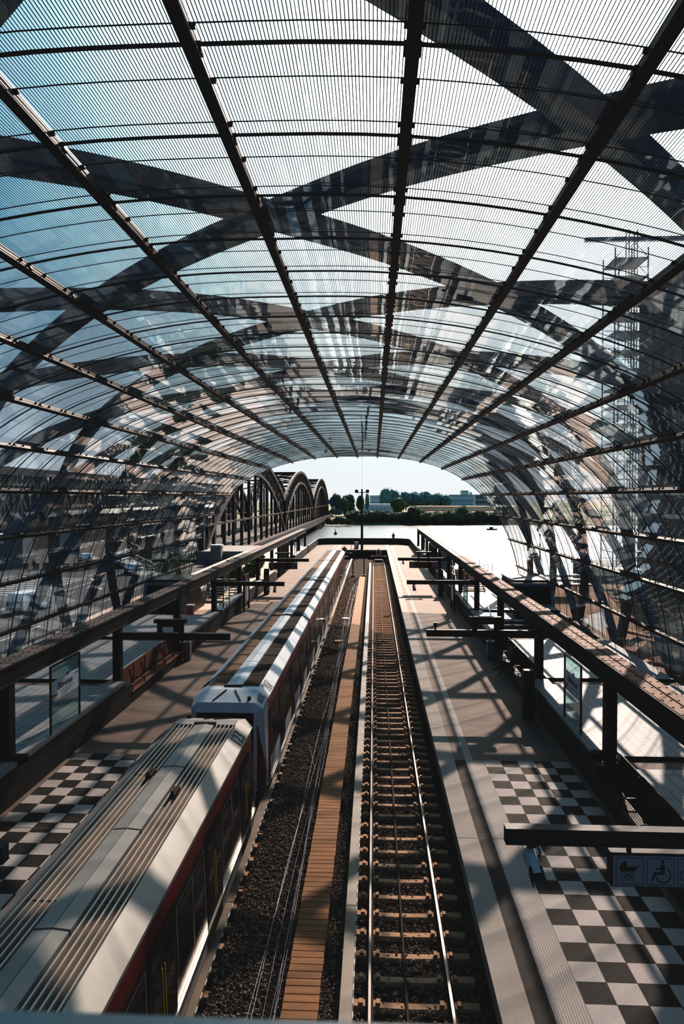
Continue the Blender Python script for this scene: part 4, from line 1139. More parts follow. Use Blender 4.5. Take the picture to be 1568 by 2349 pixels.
# ------------------------------------------------------------------ people
def figure(name, label, loc, joints, edges, zones, hair=None, rz=0, group=None, extras=None):
    t = thing(name, label, 'person', loc, group)
    me = bpy.data.meshes.new('body'); keys = list(joints); idx = {k: i for i, k in enumerate(keys)}
    me.from_pydata([joints[k][0] for k in keys], [(idx[a], idx[b]) for a, b in edges], [])
    o = bpy.data.objects.new('tmpbody', me); col.objects.link(o)
    md = o.modifiers.new('s', 'SKIN'); md.use_smooth_shade = True
    for i, k in enumerate(keys):
        sv = me.skin_vertices[0].data[i]; r = joints[k][1]; sv.radius = (r, r) if not isinstance(r, tuple) else r
        sv.use_root = (k == 'pelvis')
    sd = o.modifiers.new('d', 'SUBSURF'); sd.levels = 1; sd.render_levels = 1
    bpy.context.view_layer.update()
    dg = bpy.context.evaluated_depsgraph_get(); ev = o.evaluated_get(dg)
    nm = bpy.data.meshes.new_from_object(ev); bpy.data.objects.remove(o)
    mats = list(dict.fromkeys(zones.values()))
    nm.materials.clear()
    for m in mats: nm.materials.append(M[m])
    cs = [(Vector(joints[a][0]).lerp(Vector(joints[b][0]), f), zones.get(b, zones.get('*'))) for a, b in edges for f in (.3, .6, .9)]
    for p in nm.polygons:
        c = p.center; z = min(cs, key=lambda q: (q[0]-c).length_squared)[1]; p.material_index = mats.index(z)
    bo = bpy.data.objects.new('body', nm); col.objects.link(bo); bo.parent = t
    hd = Vector(joints['head'][0]); r = .105
    if hair:
        b = MB(); b.sphere(hd+Vector((0,0,.03)), .118, 12, 8, (.93, 1.02, .98)); 
        b.f = [f for f in b.f if sum(b.v[i][2] for i in f)/len(f) > hd.z+.015 or sum((Vector(b.v[i])-hd).dot(extras) for i in f)/len(f) < -.02]; b.mi = [0]*len(b.f)
        off = world_loc(t); b.v = [tuple(Vector(v)+off) for v in b.v]; b.build('hair', M[hair], t, smooth=True)
    # face: nose and eyes
    fd = Vector(extras).normalized(); sd_ = fd.cross(Vector((0,0,1)))
    b = MB(); b.sphere(hd+fd*.105+Vector((0,0,-.01)), .018, 6, 4); off = world_loc(t)
    for sg in (-1, 1): b.sphere(hd+sd_*sg*.1+Vector((0,0,0)), .026, 6, 4, (.6, .6, 1))
    b.v = [tuple(Vector(v)+off) for v in b.v]; b.build('face_features', M['skin'], t, smooth=True)
    b = MB()
    for sg in (-1, 1): b.sphere(hd+fd*.094+sd_*sg*.035+Vector((0,0,.02)), .011, 6, 4)
    b.v = [tuple(Vector(v)+off) for v in b.v]; b.build('eyes', M['ink'], t, smooth=True)
    t.rotation_euler = (0, 0, rz)
    return t
def hand(J, E, base, pre, fwd, side, Zn='skin'):
    pass
# seated person on the right bench, faces the tracks (-X), legs crossed, hand raised to the mouth
F_ = Vector((-1, 0, 0))
J = {'pelvis': ((0, 0, .55), .14), 'belly': ((-.02, 0, .72), .14), 'chest': ((-.06, 0, .92), .15), 'neck': ((-.11, 0, 1.09), .055), 'head': ((-.15, 0, 1.23), .1), 'crown': ((-.15, 0, 1.29), .09),
     'shl': ((-.06, .17, 1.02), .075), 'ell': ((-.12, .26, .78), .05), 'wrl': ((-.34, .12, .82), .035), 'hal': ((-.42, .08, .85), .04), 
     'shr': ((-.06, -.17, 1.02), .075), 'elr': ((-.2, -.25, .82), .05), 'wrr': ((-.3, -.1, 1.04), .035), 'har': ((-.29, -.05, 1.12), .04),
     'hil': ((-.05, .1, .54), .11), 'knl': ((-.48, .13, .56), .075), 'anl': ((-.5, .12, .12), .05), 'tol': ((-.7, .13, .045), .045),
     'hir': ((-.05, -.1, .54), .11), 'knr': ((-.47, -.02, .66), .075), 'anr': ((-.72, .1, .32), .05), 'tor': ((-.9, .13, .27), .045)}
E_ = [('pelvis','belly'),('belly','chest'),('chest','neck'),('neck','head'),('head','crown'),('chest','shl'),('shl','ell'),('ell','wrl'),('wrl','hal'),('chest','shr'),('shr','elr'),('elr','wrr'),('wrr','har'),
      ('pelvis','hil'),('hil','knl'),('knl','anl'),('anl','tol'),('pelvis','hir'),('hir','knr'),('knr','anr'),('anr','tor')]
for nm, b0, d in (('l', Vector((-.42,.08,.85)), Vector((-1,-.2,.2))), ('r', Vector((-.29,-.05,1.12)), Vector((.2,.3,1)))):
    d.normalize(); sdv = d.cross(Vector((0,0,1)) if nm == 'l' else Vector((1,0,0))).normalized()
    for k in range(4):
        f0 = b0+sdv*(k-1.5)*.019+d*.035; L = (.05,.058,.055,.044)[k]
        J['f%s%d' % (nm, k)] = (tuple(f0+d*L*.6), .009); J['g%s%d' % (nm, k)] = (tuple(f0+d*L*.9+Vector((.01,0,-.022))), .008)
        E_ += [('ha'+nm, 'f%s%d' % (nm, k)), ('f%s%d' % (nm, k), 'g%s%d' % (nm, k))]
    J['t'+nm] = (tuple(b0+sdv*-.045+d*.02), .01); E_.append(('ha'+nm, 't'+nm))
Zs = {'belly':'jacket','chest':'jacket','shl':'jacket','shr':'jacket','ell':'jacket','elr':'jacket','wrl':'jacket','wrr':'jacket','hil':'jeans','hir':'jeans','knl':'jeans','knr':'jeans','anl':'jeans','anr':'jeans','tol':'shoe','tor':'shoe','*':'skin','neck':'skin','head':'skin','crown':'skin'}
figure('person', 'grey-haired person in blue jacket seated on the right bench with legs crossed, hand at mouth', (6.32, 31.2, PZ), J, E_, Zs, 'hairgrey', extras=F_)

def simple_person(label, loc, pose, rz, zones, hair):
    if pose == 'stand':
        J = {'pelvis': ((0,0,.95), .13), 'belly': ((0,0,1.1), .13), 'chest': ((0,0,1.33), .15), 'neck': ((0,0,1.5), .055), 'head': ((-.02,0,1.63), .1), 'crown': ((-.02,0,1.7), .085),
             'shl': ((0,.18,1.43), .07), 'ell': ((.03,.25,1.15), .05), 'wrl': ((-.05,.26,.9), .035), 'hal': ((-.07,.26,.82), .035), 'shr': ((0,-.18,1.43), .07), 'elr': ((.0,-.25,1.15), .05), 'wrr': ((-.1,-.24,.93), .035), 'har': ((-.13,-.24,.86), .035),
             'hil': ((0,.1,.9), .1), 'knl': ((-.08,.11,.5), .07), 'anl': ((.0,.11,.1), .05), 'tol': ((-.16,.12,.04), .04), 'hir': ((0,-.1,.9), .1), 'knr': ((.06,-.11,.5), .07), 'anr': ((.2,-.11,.12), .05), 'tor': ((.06,-.12,.04), .04)}
    else:
        J = {'pelvis': ((0,0,.12), .13), 'belly': ((.02,0,.28), .13), 'chest': ((0,0,.5), .15), 'neck': ((-.02,0,.68), .055), 'head': ((-.04,0,.81), .1), 'crown': ((-.04,0,.88), .085),
             'shl': ((0,.18,.6), .07), 'ell': ((.03,.24,.34), .05), 'wrl': ((-.16,.2,.2), .035), 'hal': ((-.24,.18,.19), .035), 'shr': ((0,-.18,.6), .07), 'elr': ((.03,-.24,.34), .05), 'wrr': ((-.16,-.2,.2), .035), 'har': ((-.24,-.18,.19), .035),
             'hil': ((-.04,.1,.12), .1), 'knl': ((-.42,.12,.14), .07), 'anl': ((-.46,.12,-.28), .05), 'tol': ((-.6,.12,-.34), .04), 'hir': ((-.04,-.1,.12), .1), 'knr': ((-.42,-.12,.14), .07), 'anr': ((-.46,-.12,-.28), .05), 'tor': ((-.6,-.12,-.34), .04)}
    E2 = E_[:21]
    return figure('person', label, loc, J, E2, zones, hair, rz=rz, extras=Vector((-1,0,0)))
simple_person('tiny distant person in dark clothes sitting on the far parapet before the river', (3.4, 119.1, PZ+1.05), 'sit', -math.pi/2, dict(Zs), 'ink')
simple_person('pedestrian in dark clothes walking beyond the road on the left', (-47.5, 93.5, -1.2), 'stand', math.pi*.5, dict(Zs), 'ink')
simple_person('small person in light shirt standing under the left canopy by the shrubs', (-13.3, 54.2, 1.05), 'stand', math.pi*.1, dict(Zs, belly='coatred', chest='coatred', shl='coatred', shr='coatred'), 'ink')

# ------------------------------------------------------------------ outside
slab('street_ground', -140, mx(12.6), -20, 112, -2.2, -1.2, M['asphalt'], 'grey asphalt street outside the left glass wall', 'road')
slab('site_ground', 12.95, 160, -20, 84, -2.2, -1.2, M['earth'], 'brown rutted building site outside the right glass wall', 'ground')
slab('quay_wall', -28, 12.6, 106.3, 119.4, -7, .72, M['concrete'], 'concrete quay wall under the far end of the platforms', 'wall')
mb = MB(); mb.add([(-1200, 100, -5), (1500, 100, -5), (1500, 1500, -5), (-1200, 1500, -5)], [(0,1,2,3)])
tag(mb.build('river_water', M['water']), 'wide glittering river beyond the station', 'river', kind='structure')
mb = MB()
n = 60; top = []; 
for i in range(n+1):
    x = -260+900*i/n; y = 352+10*noise.noise(Vector((x*.012, 0, 3)))+(-24 if x < -25 else 0)
    top.append((x, y))
vs = [(x, y, -5.2) for x, y in top]+[(x, y+7, -2.6) for x, y in top]+[(x, 1500, -1.6) for x, y in top]
fs = [(i, i+1, n+2+i, n+1+i) for i in range(n)]+[(n+1+i, n+2+i, 2*n+3+i, 2*n+2+i) for i in range(n)]
mb.add(vs, fs); struct(mb.build('far_bank_ground', M['leafolive']), 'grassy far bank of the river', 'bank')

slab('street_ground', -260, -41.5, 112, 330, -2.2, -1.2, M['asphalt'], 'dark ground beyond the road bridge on the left', 'ground')
# road markings on the left street
b = MB()
for i in range(9): y = 30+i*9; b.box(-27.05, -26.9, y, y+6, -1.2, -1.19)
tag(b.build('lane_line', M['paint'], None), 'dashed white lane line nearest the left glass wall', 'road marking', kind='structure')
b = MB(); b.box(-34.6, -34.4, 20, 108, -1.2, -1.19); tag(b.build('lane_line', M['paint']), 'long white lane line beyond the white van', 'road marking', kind='structure')
b = MB()
for i in range(11): b.add([(-46, 72+i*1.5, -1.19), (-36.5, 70+i*1.5, -1.19), (-36.5, 70.6+i*1.5, -1.19), (-46, 72.6+i*1.5, -1.19)], [(0,1,2,3)])
tag(b.build('hatched_island', M['paint']), 'white hatched traffic island on the left street', 'road marking', kind='structure')
b = MB(); b.box(-24.2, mx(12.6), -20, 100, -1.2, -1.08); struct(b.build('pavement', M['concrete']), 'pale pavement between road and left glass wall', 'pavement')

# railing on the pavement
t = thing('street_railing', 'dark barred railing on the pavement outside the left glass wall', 'railing', (-22, 45, -1.08)); b = MB()
b.bar((-22, 22, .0), (-22, 52, .0), .05); b.bar((-22, 22, -.95), (-22, 52, -.95), .04); b.build('handrail', M['black'], t); b = MB()
y = 22
while y < 52: b.box(-22.012, -21.988, y, y+.024, -.95, 0); y += .14
b.build('baluster_bars', M['black'], t)
for y in range(22, 53, 3): MB().box(-22.04, -21.96, y-.04, y+.04, -1.08, .06).build('post', M['black'], t)

# vehicles
def vehicle(name, label, cat, loc, rz, prof_, half, body, glass_polys, scale=1., group=None, wheels=((-1.35), (1.35)), wr=.32, extra=None):
    t = thing(name, label, cat, loc, group); off = world_loc(t)
    zt = max(p[1] for p in prof_)
    def wx(z): return half*(1-.16*max(0, (z-.95)/(zt-.95)))
    b = MB(); n = len(prof_)
    vs = [(wx(z), y, z) for y, z in prof_]+[(-wx(z), y, z) for y, z in prof_]
    vs2 = [(Vector(v)*scale+off) for v in vs]
    b.add(vs2, [tuple(range(n)), tuple(range(2*n-1, n-1, -1))]+[(i, n+i, n+(i+1)%n, (i+1)%n) for i in range(n)])
    b.build('body', body, t)
    for poly in glass_polys:
        if poly[0] == 'side':
            for sg in (-1, 1):
                b = MB(); b.add([Vector((sg*(wx(z)+.008), y, z))*scale+off for y, z in poly[1]], [tuple(range(len(poly[1])))]); b.build('side_window', M['carglass'], t)
        else:
            (ya, za), (yb, zb) = poly[1]; b = MB(); d = Vector((0, zb-za, -(yb-ya))).normalized()*.008*(poly[2])
            b.add([Vector((sx*(wx(z)-.08), y, z))*scale+d+off for sx, y, z in ((-1, ya, za), (1, ya, za), (1, yb, zb), (-1, yb, zb))], [(0,1,2,3)]); b.build(poly[0], M['carglass'], t)
    for yw in wheels:
        for sg in (-1, 1):
            w = MB().tube([Vector((sg*(half-.2), yw, wr))*scale+off, Vector((sg*(half+.01), yw, wr))*scale+off], wr*scale, 18).build('wheel', M['tyre'], t)
            MB().tube([Vector((sg*(half+.01), yw, wr))*scale+off, Vector((sg*(half+.02), yw, wr))*scale+off], wr*.6*scale, 14).build('hubcap', M['galv'], w)
    ends = (min(p[0] for p in prof_), max(p[0] for p in prof_))
    for sg in (-1, 1):
        b = MB(); b.obox(Vector((sg*(half-.15), ends[0]-.01, .85))*scale+off, (.1,0,0), (0,.02,0), (0,0,.16)); b.build('tail_lamp', M['tail'], t)
        b = MB(); b.obox(Vector((sg*(half-.2), ends[1]+.0, .72))*scale+off, (.16,0,0), (0,.03,0), (0,0,.09)); b.build('headlamp', M['white'], t)
    b = MB()
    for e, s_ in ((ends[0], -1), (ends[1], 1)): b.obox(Vector((0, e+s_*.02, .42))*scale+off, (half*scale,0,0), (0,.07,0), (0,0,.13))
    b.build('bumper', M['rubber'], t)
    if extra: extra(t, off, wx)
    t.rotation_euler = (0, 0, rz)
    return t
van_prof = [(-2.2,.3),(-2.22,.8),(-2.12,1.6),(-2.0,1.8),(-.3,1.86),(.45,1.76),(1.15,1.15),(2.0,.98),(2.2,.75),(2.2,.3)]
def logo(t, off, wx):
    for sg in (-1, 1):
        b = MB(); b.add([Vector((sg*(wx(z)+.01), y, z))+off for y, z in ((-1.2,1.42),(-.25,1.42),(-.25,1.56),(-1.2,1.56))], [(0,1,2,3)]); b.add([Vector((sg*(wx(z)+.01), y, z))+off for y, z in ((-.9,1.2),(-.4,1.2),(-.4,1.34),(-.9,1.34))], [(0,1,2,3)])
        b.build('blue_lettering', M['logoblue'], t)
        b = MB(); b.add([Vector((sg*(wx(z)+.01), y, z))+off for y, z in ((-1.3,1.02),(-.3,1.02),(-.3,1.07),(-1.3,1.07))], [(0,1,2,3)]); b.build('red_lettering', M['signred'], t)
vehicle('delivery_van', 'small white delivery van with blue lettering on the left street', 'van', (-31.5, 61.5, -1.2), math.radians(-12), van_prof, .9, M['carwhite'],
        [('side', [(-.1,1.12),(.5,1.1),(1.05,1.15),(.5,1.66),(-.05,1.7)]), ('windscreen', ((1.12,1.18),(.5,1.72)), 1), ('rear_window', ((-2.17,1.2),(-2.08,1.62)), 1)], extra=logo)
car_prof = [(-2.1,.3),(-2.15,.85),(-1.9,1.0),(-1.4,1.4),(-.2,1.46),(.5,1.3),(1.1,.98),(2.0,.82),(2.15,.6),(2.15,.3)]
cg = [('side', [(-1.5,1.0),(.9,1.0),(.45,1.26),(-.2,1.4),(-1.3,1.34)]), ('windscreen', ((1.05,1.02),(.52,1.28)), 1), ('rear_window', ((-1.86,1.04),(-1.44,1.37)), 1)]
vehicle('parked_car', 'dark car on the left street behind the lattice of arches', 'car', (-37.5, 100.0, -1.2), .25, car_prof, .88, M['cardark'], cg)
vehicle('parked_car', 'pale blue car on the left street, in front of the dark car', 'car', (-33.0, 92.0, -1.2), .25, car_prof, .88, M['carblue'], cg)
vehicle('parked_car', 'dark car cut off at the left edge of the photo', 'car', (-31.5, 50.0, -1.2), -.1, car_prof, .88, M['cardark'], cg)
vehicle('parked_car', 'white car far up the left street near the bridge', 'car', (-46, 108.0, -1.2), .2, car_prof, .88, M['carwhite'], cg)

# site huts, billboard, planters on the far side of the street
t = thing('site_container', 'pale grey site container beyond the street at the left edge', 'container', (-54, 99, -1.2))
b = MB(); b.box(-58, -51.5, 98, 101, -1.2, 3.6); b.cur = 0
for i in range(22): b.box(-58+i*.3, -57.88+i*.3, 97.95, 98, -1.1, 3.5)
b.build('shell', M['grey'], t); MB().box(-58.1, -51.4, 97.9, 101.1, 3.6, 3.75).build('roof', M['white'], t)
t = thing('billboard', 'white billboard with blue shapes beyond the left street', 'billboard', (-45.8, 101, -1.2))
MB().box(-47.3, -44.2, 101, 101.12, .6, 3.9).build('board', M['sign'], t); b = MB()
for x in (-46.9, -44.6): b.box(x-.07, x+.07, 101.12, 101.25, -1.2, 3.9)
b.build('leg', M['steel'], t); b = MB()
for i in range(6): b.box(-46.9+i*.42, -46.62+i*.42, 100.98, 101, .9, 1.5+.35*((i*7) % 3))
b.build('printed_shapes', M['logoblue'], t)
for i in range(7):
    x = -50.5+i*1.5; b = MB(); b.tube([(x, 97.0, -1.2), (x, 97.0, -.35)], [.35, .5], 14); b.tube([(x, 97.0, -.36), (x, 97.0, -.3)], [.52, .52], 14)
    tag(b.build('street_planter', M['plank']), 'round brown planter in the row beyond the left street', 'planter', 'row of planters beyond the street')
# long dark railway viaduct behind the street
t = thing('railway_viaduct', 'long dark lattice railway bridge beyond the left street, seen through the glass', 'bridge', (-70, 70, -1.2))
b = MB(); b.box(-74, -66, -10, 330, 3.4, 5.0); b.build('deck', M['bridge'], t)
b = MB()
for y in range(-10, 330, 6):
    b.bar((-66, y, 5), (-66, y+6, 14), .8); b.bar((-66, y+6, 5), (-66, y, 14), .6); b.bar((-66, y, 5), (-66, y, 14), .7); b.bar((-66, y+3, 5), (-66, y+3, 14), .5); b.bar((-66, y, 5.2), (-66, y+6, 5.2), .1, 3)
b.bar((-66, -10, 14), (-66, 330, 14), 1.4); b.build('lattice', M['bridge'], t)
MB().box(-72, -66.5, -10, 330, -1.2, 3.4).build('arcade_wall', M['bridge'], t)
for y in range(0, 110, 18): MB().box(-73, -66.2, y, y+1.6, -1.2, 3.4).build('pier', M['concrete'], t)

# ------------------------------------------------------------------ arched road bridge
def span(y0, y1, label):
    t = thing('bridge_span', label, 'bridge span', (-27.5, y0, -1.2)); Ls = y1-y0; N_ = 12
    def up(f): return 8.2+10.4*math.sin(math.pi*f)**.85
    def lo(f): return -1.0+15.6*math.sin(math.pi*f)**.8
    for X in (-27.5, -39.0):
        b = MB(); M_ = 28
        for i in range(M_):
            f0, f1 = i/M_, (i+1)/M_
            b.bar((X, y0+Ls*f0, up(f0)), (X, y0+Ls*f1, up(f1)), .75, .85)
        b.build('upper_chord', M['bridgelight'], t); b = MB()
        for i in range(M_):
            f0, f1 = i/M_, (i+1)/M_
            b.bar((X, y0+Ls*f0, lo(f0)), (X, y0+Ls*f1, lo(f1)), .75, .8)
        b.build('arch_chord', M['bridgelight'], t); b = MB()
        for i in range(1, N_*2):
            f = i/(N_*2); b.bar((X, y0+Ls*f, lo(f)), (X, y0+Ls*f, up(f)), .35)
            g = (i+1)/(N_*2)
            if i % 2: b.bar((X, y0+Ls*f, lo(f)), (X, y0+Ls*g, up(g)), .25)
            else: b.bar((X, y0+Ls*f, up(f)), (X, y0+Ls*g, lo(g)), .25)
        b.build('web_lattice', M['bridge'], t)
        for i in range(1, N_):
            f = i/N_; MB().bar((X, y0+Ls*f, -1.2), (X, y0+Ls*f, lo(f)), .6, .5).build('hanger', M['bridge'], t)
        b = MB()
        for f in (0, 1): b.bar((X, y0+Ls*f, -1.2), (X, y0+Ls*f, up(f)), .9, .9)
        b.build('end_post', M['bridge'], t)
        MB().box(X-.3, X+.3, y0, y1, 4.4, 4.8).build('tie_beam', M['bridge'], t)
    b = MB()
    for i in range(2, N_-1):
        f = i/N_; b.bar((-27.5, y0+Ls*f, up(f)), (-39, y0+Ls*f, up(f)), .4)
        f2 = (i+1)/N_; b.bar((-27.5, y0+Ls*f, up(f)), (-39, y0+Ls*f2, up(f2)), .25); b.bar((-39, y0+Ls*f, up(f)), (-27.5, y0+Ls*f2, up(f2)), .25)
    b.build('wind_bracing', M['bridge'], t)
    MB().box(-40.5, -24.2, y0, y1, -2.6, -1.2).build('deck', M['bridge'], t)
    b = MB(); b.box(-24.35, -24.25, y0, y1, -.2, -.05); y = y0+.2
    while y < y1: b.box(-24.33, -24.27, y, y+.1, -1.2, -.2); y += 1.0
    b.box(-24.34, -24.26, y0, y1, -1.05, -.4) ; b.build('railing', M['bridge'], t)
    MB().box(-27.2, -24.4, y0, y1, -1.2, -1.1).build('footway', M['paving'], t)
span(108, 208, 'nearest arch span of the dark steel road bridge on the left')
span(208, 309, 'middle arch span of the dark steel road bridge')
span(309, 408, 'farthest arch span of the dark steel road bridge')
for k, y in enumerate((208, 309)):
    b = MB(); b.box(-41, -26, y-3, y+3, -7, -2.6); b.poly_prism([(-41, y-3), (-26, y-3), (-23.5, y), (-26, y+3), (-41, y+3)], -7, -3.4, 'z')
    tag(b.build('bridge_pier', M['concrete']), 'stone river pier under the bridge, %s the near one' % ('this is' if k == 0 else 'beyond'), 'pier')
t = thing('bridge_gatehouse', 'grey stone block at the near end of the bridge railing', 'pillar', (-24.3, 106, -1.2))
MB().box(-25.2, -23.6, 104.4, 106.0, -1.2, 1.6, .05).build('shaft', M['concrete'], t); MB().box(-25.3, -23.5, 104.3, 106.1, 1.6, 1.85).build('cap', M['stone'], t)

# ------------------------------------------------------------------ trees
def leafmass(mb, c, rx, ry, rz_, n, leaf, seed):
    rs = random.Random(seed); c = Vector(c)
    for i in range(n):
        while True:
            d = Vector((rs.uniform(-1,1), rs.uniform(-1,1), rs.uniform(-1,1)))
            if .05 < d.length < 1: break
        d.normalize(); k = 1+.28*noise.noise(d*2.2+Vector((seed, 0, 0)))
        r = k*rs.uniform(.74, .98); p = c+Vector((d.x*rx*r, d.y*ry*r, d.z*rz_*r))
        u = Vector((rs.uniform(-1,1), rs.uniform(-1,1), rs.uniform(-.6,.6))).normalized()*leaf*rs.uniform(.6, 1.3)
        w = u.cross(Vector((rs.uniform(-1,1), rs.uniform(-1,1), rs.uniform(-1,1)))).normalized()*leaf*rs.uniform(.5, 1)
        mb.add([p-u, p-w*.7, p+u, p+w*.7], [(0,1,2,3)])
    # inner solid
    o = len(mb.v); mb.sphere(c, 1, 14, 9)
    for i in range(o, len(mb.v)):
        d = Vector(mb.v[i])-c; k = .86*(1+.28*noise.noise(d.normalized()*2.2+Vector((seed, 0, 0)))); mb.v[i] = tuple(c+Vector((d.x*rx*k, d.y*ry*k, d.z*rz_*k)))
def tree(name, label, x, y, zb, h, w, m, seed, group=None, blobs=4, trunk=True):
    t = thing(name, label, 'tree' if 'tree' in name else 'shrub', (x, y, zb), group); mb = MB(); rs = random.Random(seed)
    for k in range(blobs):
        a = rs.uniform(0, 6.28); f = 0 if k == 0 else rs.uniform(.2, .5)
        rr = w/2*(.8 if k == 0 else rs.uniform(.45, .65)); cz = zb+h*((.58 if trunk else .47) if k == 0 else rs.uniform(.4, .72) if trunk else rs.uniform(.3, .55))
        leafmass(mb, (x+math.cos(a)*w/2*f, y+math.sin(a)*w/2*f, cz), rr, rr, min(h*.42, rr*1.15) if k else h*(.42 if trunk else .52), 420 if k == 0 else 200, max(.25, w*.035), seed*7+k)
    mb.build('crown', M[m], t)
    if trunk: MB().tube([(x, y, zb), (x+.1, y, zb+h*.3), (x, y, zb+h*.55)], [w*.04, w*.032, w*.015], 8).build('trunk', M['bark'], t)
    return t
def atpx(px, y): return (px-857)/1568*y
def zpx(py, y): return 9.2-(py-1141)/1568*y
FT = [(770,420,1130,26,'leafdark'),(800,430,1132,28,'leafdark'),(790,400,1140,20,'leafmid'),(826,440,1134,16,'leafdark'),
      (885,520,1119,34,'leafhazy'),(902,530,1122,36,'leafhazy'),(915,430,1139,34,'leafmid'),(930,560,1128,30,'leafhazy'),(950,580,1127,38,'leafhazy'),(975,580,1126,38,'leafhazy'),(1000,600,1130,36,'leafhazy'),(1020,600,1134,30,'leafhazy'),(965,560,1130,30,'leafhazy')]
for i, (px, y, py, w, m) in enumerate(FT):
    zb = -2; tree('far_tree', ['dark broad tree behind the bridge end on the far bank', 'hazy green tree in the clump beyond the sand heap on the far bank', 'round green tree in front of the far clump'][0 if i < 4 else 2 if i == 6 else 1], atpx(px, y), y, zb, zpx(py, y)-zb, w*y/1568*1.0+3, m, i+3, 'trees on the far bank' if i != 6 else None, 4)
t = tree('poplar_tree', 'narrow dark poplar just right of the floodlight mast', atpx(842, 470), 470, -2, zpx(1130, 470)+2, 4.2, 'leafhazy', 99, None, 1)
rs = random.Random(5)
for i in range(46):
    px = 808+i*7.6+rs.uniform(-3, 3); y = 357+rs.uniform(0, 9); hh = rs.uniform(5.2, 6.8)*(1.25 if 950 < px < 960 else 1)
    if i in (18, 19, 33): hh = 9.5
    tree('shore_shrub', 'bushy green willow shrub in the belt along the far shore', atpx(px, y), y, -4.2, hh, rs.uniform(8, 12), ['leafdark','leafmid','leafolive'][rs.randrange(3)], 200+i, 'shrubs along the far shore', 2, False)
for i in range(8):
    px = 752+i*7; y = 338+rs.uniform(0, 6); tree('shore_shrub', 'low olive shrub on the bank below the bridge end', atpx(px, y), y, -4.2, rs.uniform(2, 4), 4, 'leafolive', 300+i, 'shrubs below the bridge end', 2, False)
# left background trees, beyond the street
for i in range(14):
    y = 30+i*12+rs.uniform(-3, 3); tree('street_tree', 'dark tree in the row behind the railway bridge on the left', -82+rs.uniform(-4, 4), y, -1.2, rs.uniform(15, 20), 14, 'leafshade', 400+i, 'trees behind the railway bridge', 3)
# planting on the left terrace
for i, (x, y, h) in enumerate(((-13.0, 57, 1.9), (-13.6, 60, 2.1), (-12.8, 63, 1.6), (-13.8, 66, 2.3), (-12.6, 70, 1.6), (-13.3, 75, 2.0), (-13.4, 79, 1.8))):
    tree('terrace_shrub', 'bright green shrub in the planted strip along the left terrace', x, y, 1.05, h, 1.7, 'leafbright', 500+i, 'shrubs on the left terrace', 3, False)
for i, (x, y) in enumerate(((8.0, 72.0),)):
    tree('terrace_shrub', 'tuft of green growing on the right terrace near the water', x, y, .9, 1.5, .9, 'leafmid', 600+i, None, 1, False)

# ------------------------------------------------------------------ far bank: heaps, buildings, vehicles, boats
t = thing('sand_heap', 'long flat-topped pale sand heap on the far bank', 'heap', (atpx(1025, 420), 420, -2)); mb = MB()
def heap(x0, x1, y0, y1, zb, zt, sl, lab=None):
    mb.add([(x0,y0,zb),(x1,y0,zb),(x1,y1,zb),(x0,y1,zb),(x0+sl,y0+sl,zt),(x1-sl,y0+sl,zt),(x1-sl,y1-sl,zt),(x0+sl,y1-sl,zt)], [(4,5,6,7),(0,1,5,4),(1,2,6,5),(2,3,7,6),(3,0,4,7)])
heap(atpx(915,420), atpx(1160,420), 405, 450, -2.5, 3.8, 10); heap(atpx(905,400), atpx(1180,400), 385, 412, -2.5, .8, 5)
mb.build('slope', M['sand'], t)
def building(name, label, x0, x1, y, z0, z1, m, depth=14, floors=5, cols=8, wm='hazy2', group=None):
    t = thing(name, label, 'building', ((x0+x1)/2, y, z0), group)
    MB().box(x0, x1, y, y+depth, z0, z1).build('walls', M[m], t); MB().box(x0-.3, x1+.3, y-.3, y+depth+.3, z1, z1+.6).build('roof', M[m], t)
    for f in range(floors):
        zz = z0+(z1-z0)*(f+.3)/floors; b = MB()
        for c in range(cols):
            xx = x0+(x1-x0)*(c+.2)/cols; b.box(xx, xx+(x1-x0)/cols*.6, y-.05, y, zz, zz+(z1-z0)/floors*.5)
        b.build('window_row', M[wm], t)
    return t
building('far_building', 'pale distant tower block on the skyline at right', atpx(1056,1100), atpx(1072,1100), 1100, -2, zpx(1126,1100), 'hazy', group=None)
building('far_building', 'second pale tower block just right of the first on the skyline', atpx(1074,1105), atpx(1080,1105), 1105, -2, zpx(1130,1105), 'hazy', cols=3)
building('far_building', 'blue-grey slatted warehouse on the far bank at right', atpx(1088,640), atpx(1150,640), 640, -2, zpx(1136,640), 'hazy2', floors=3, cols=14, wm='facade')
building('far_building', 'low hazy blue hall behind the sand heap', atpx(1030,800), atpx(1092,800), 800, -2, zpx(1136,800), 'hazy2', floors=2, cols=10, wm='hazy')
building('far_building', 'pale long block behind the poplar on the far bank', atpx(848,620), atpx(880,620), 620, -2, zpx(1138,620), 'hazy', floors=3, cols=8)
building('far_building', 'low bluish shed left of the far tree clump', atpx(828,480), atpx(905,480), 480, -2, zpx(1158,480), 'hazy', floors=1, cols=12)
box_prof = [(-3.4,.4),(-3.4,3.0),(1.6,3.0),(1.6,2.4),(2.4,2.3),(3.0,1.4),(3.0,.4)]
for i, (px, y, lab, m) in enumerate(((780,425,'white box lorry parked on the far bank by the bridge end','carwhite'),(800,440,'white panel van beside the lorry on the far bank','carwhite'),(766,415,'teal box lorry at the end of the bridge','teal'))):
    vehicle('lorry', lab, 'lorry', (atpx(px, y), y, -1.7), math.pi/2, box_prof, 1.3, M[m], [('windscreen', ((2.98,1.45),(2.42,2.25)), 1)], 1.3, wheels=(-2.2, 2.0), wr=.45)
for i in range(9):
    px = 815+i*9+(i % 2)*3; y = 470; vehicle('far_car', 'small parked car in the row on the far bank', 'car', (atpx(px, y), y, -1.9), math.pi/2, car_prof, .88, [M['carwhite'], M['cardark'], M['carblue']][i % 3], cg, 1.2, 'parked cars on the far bank')
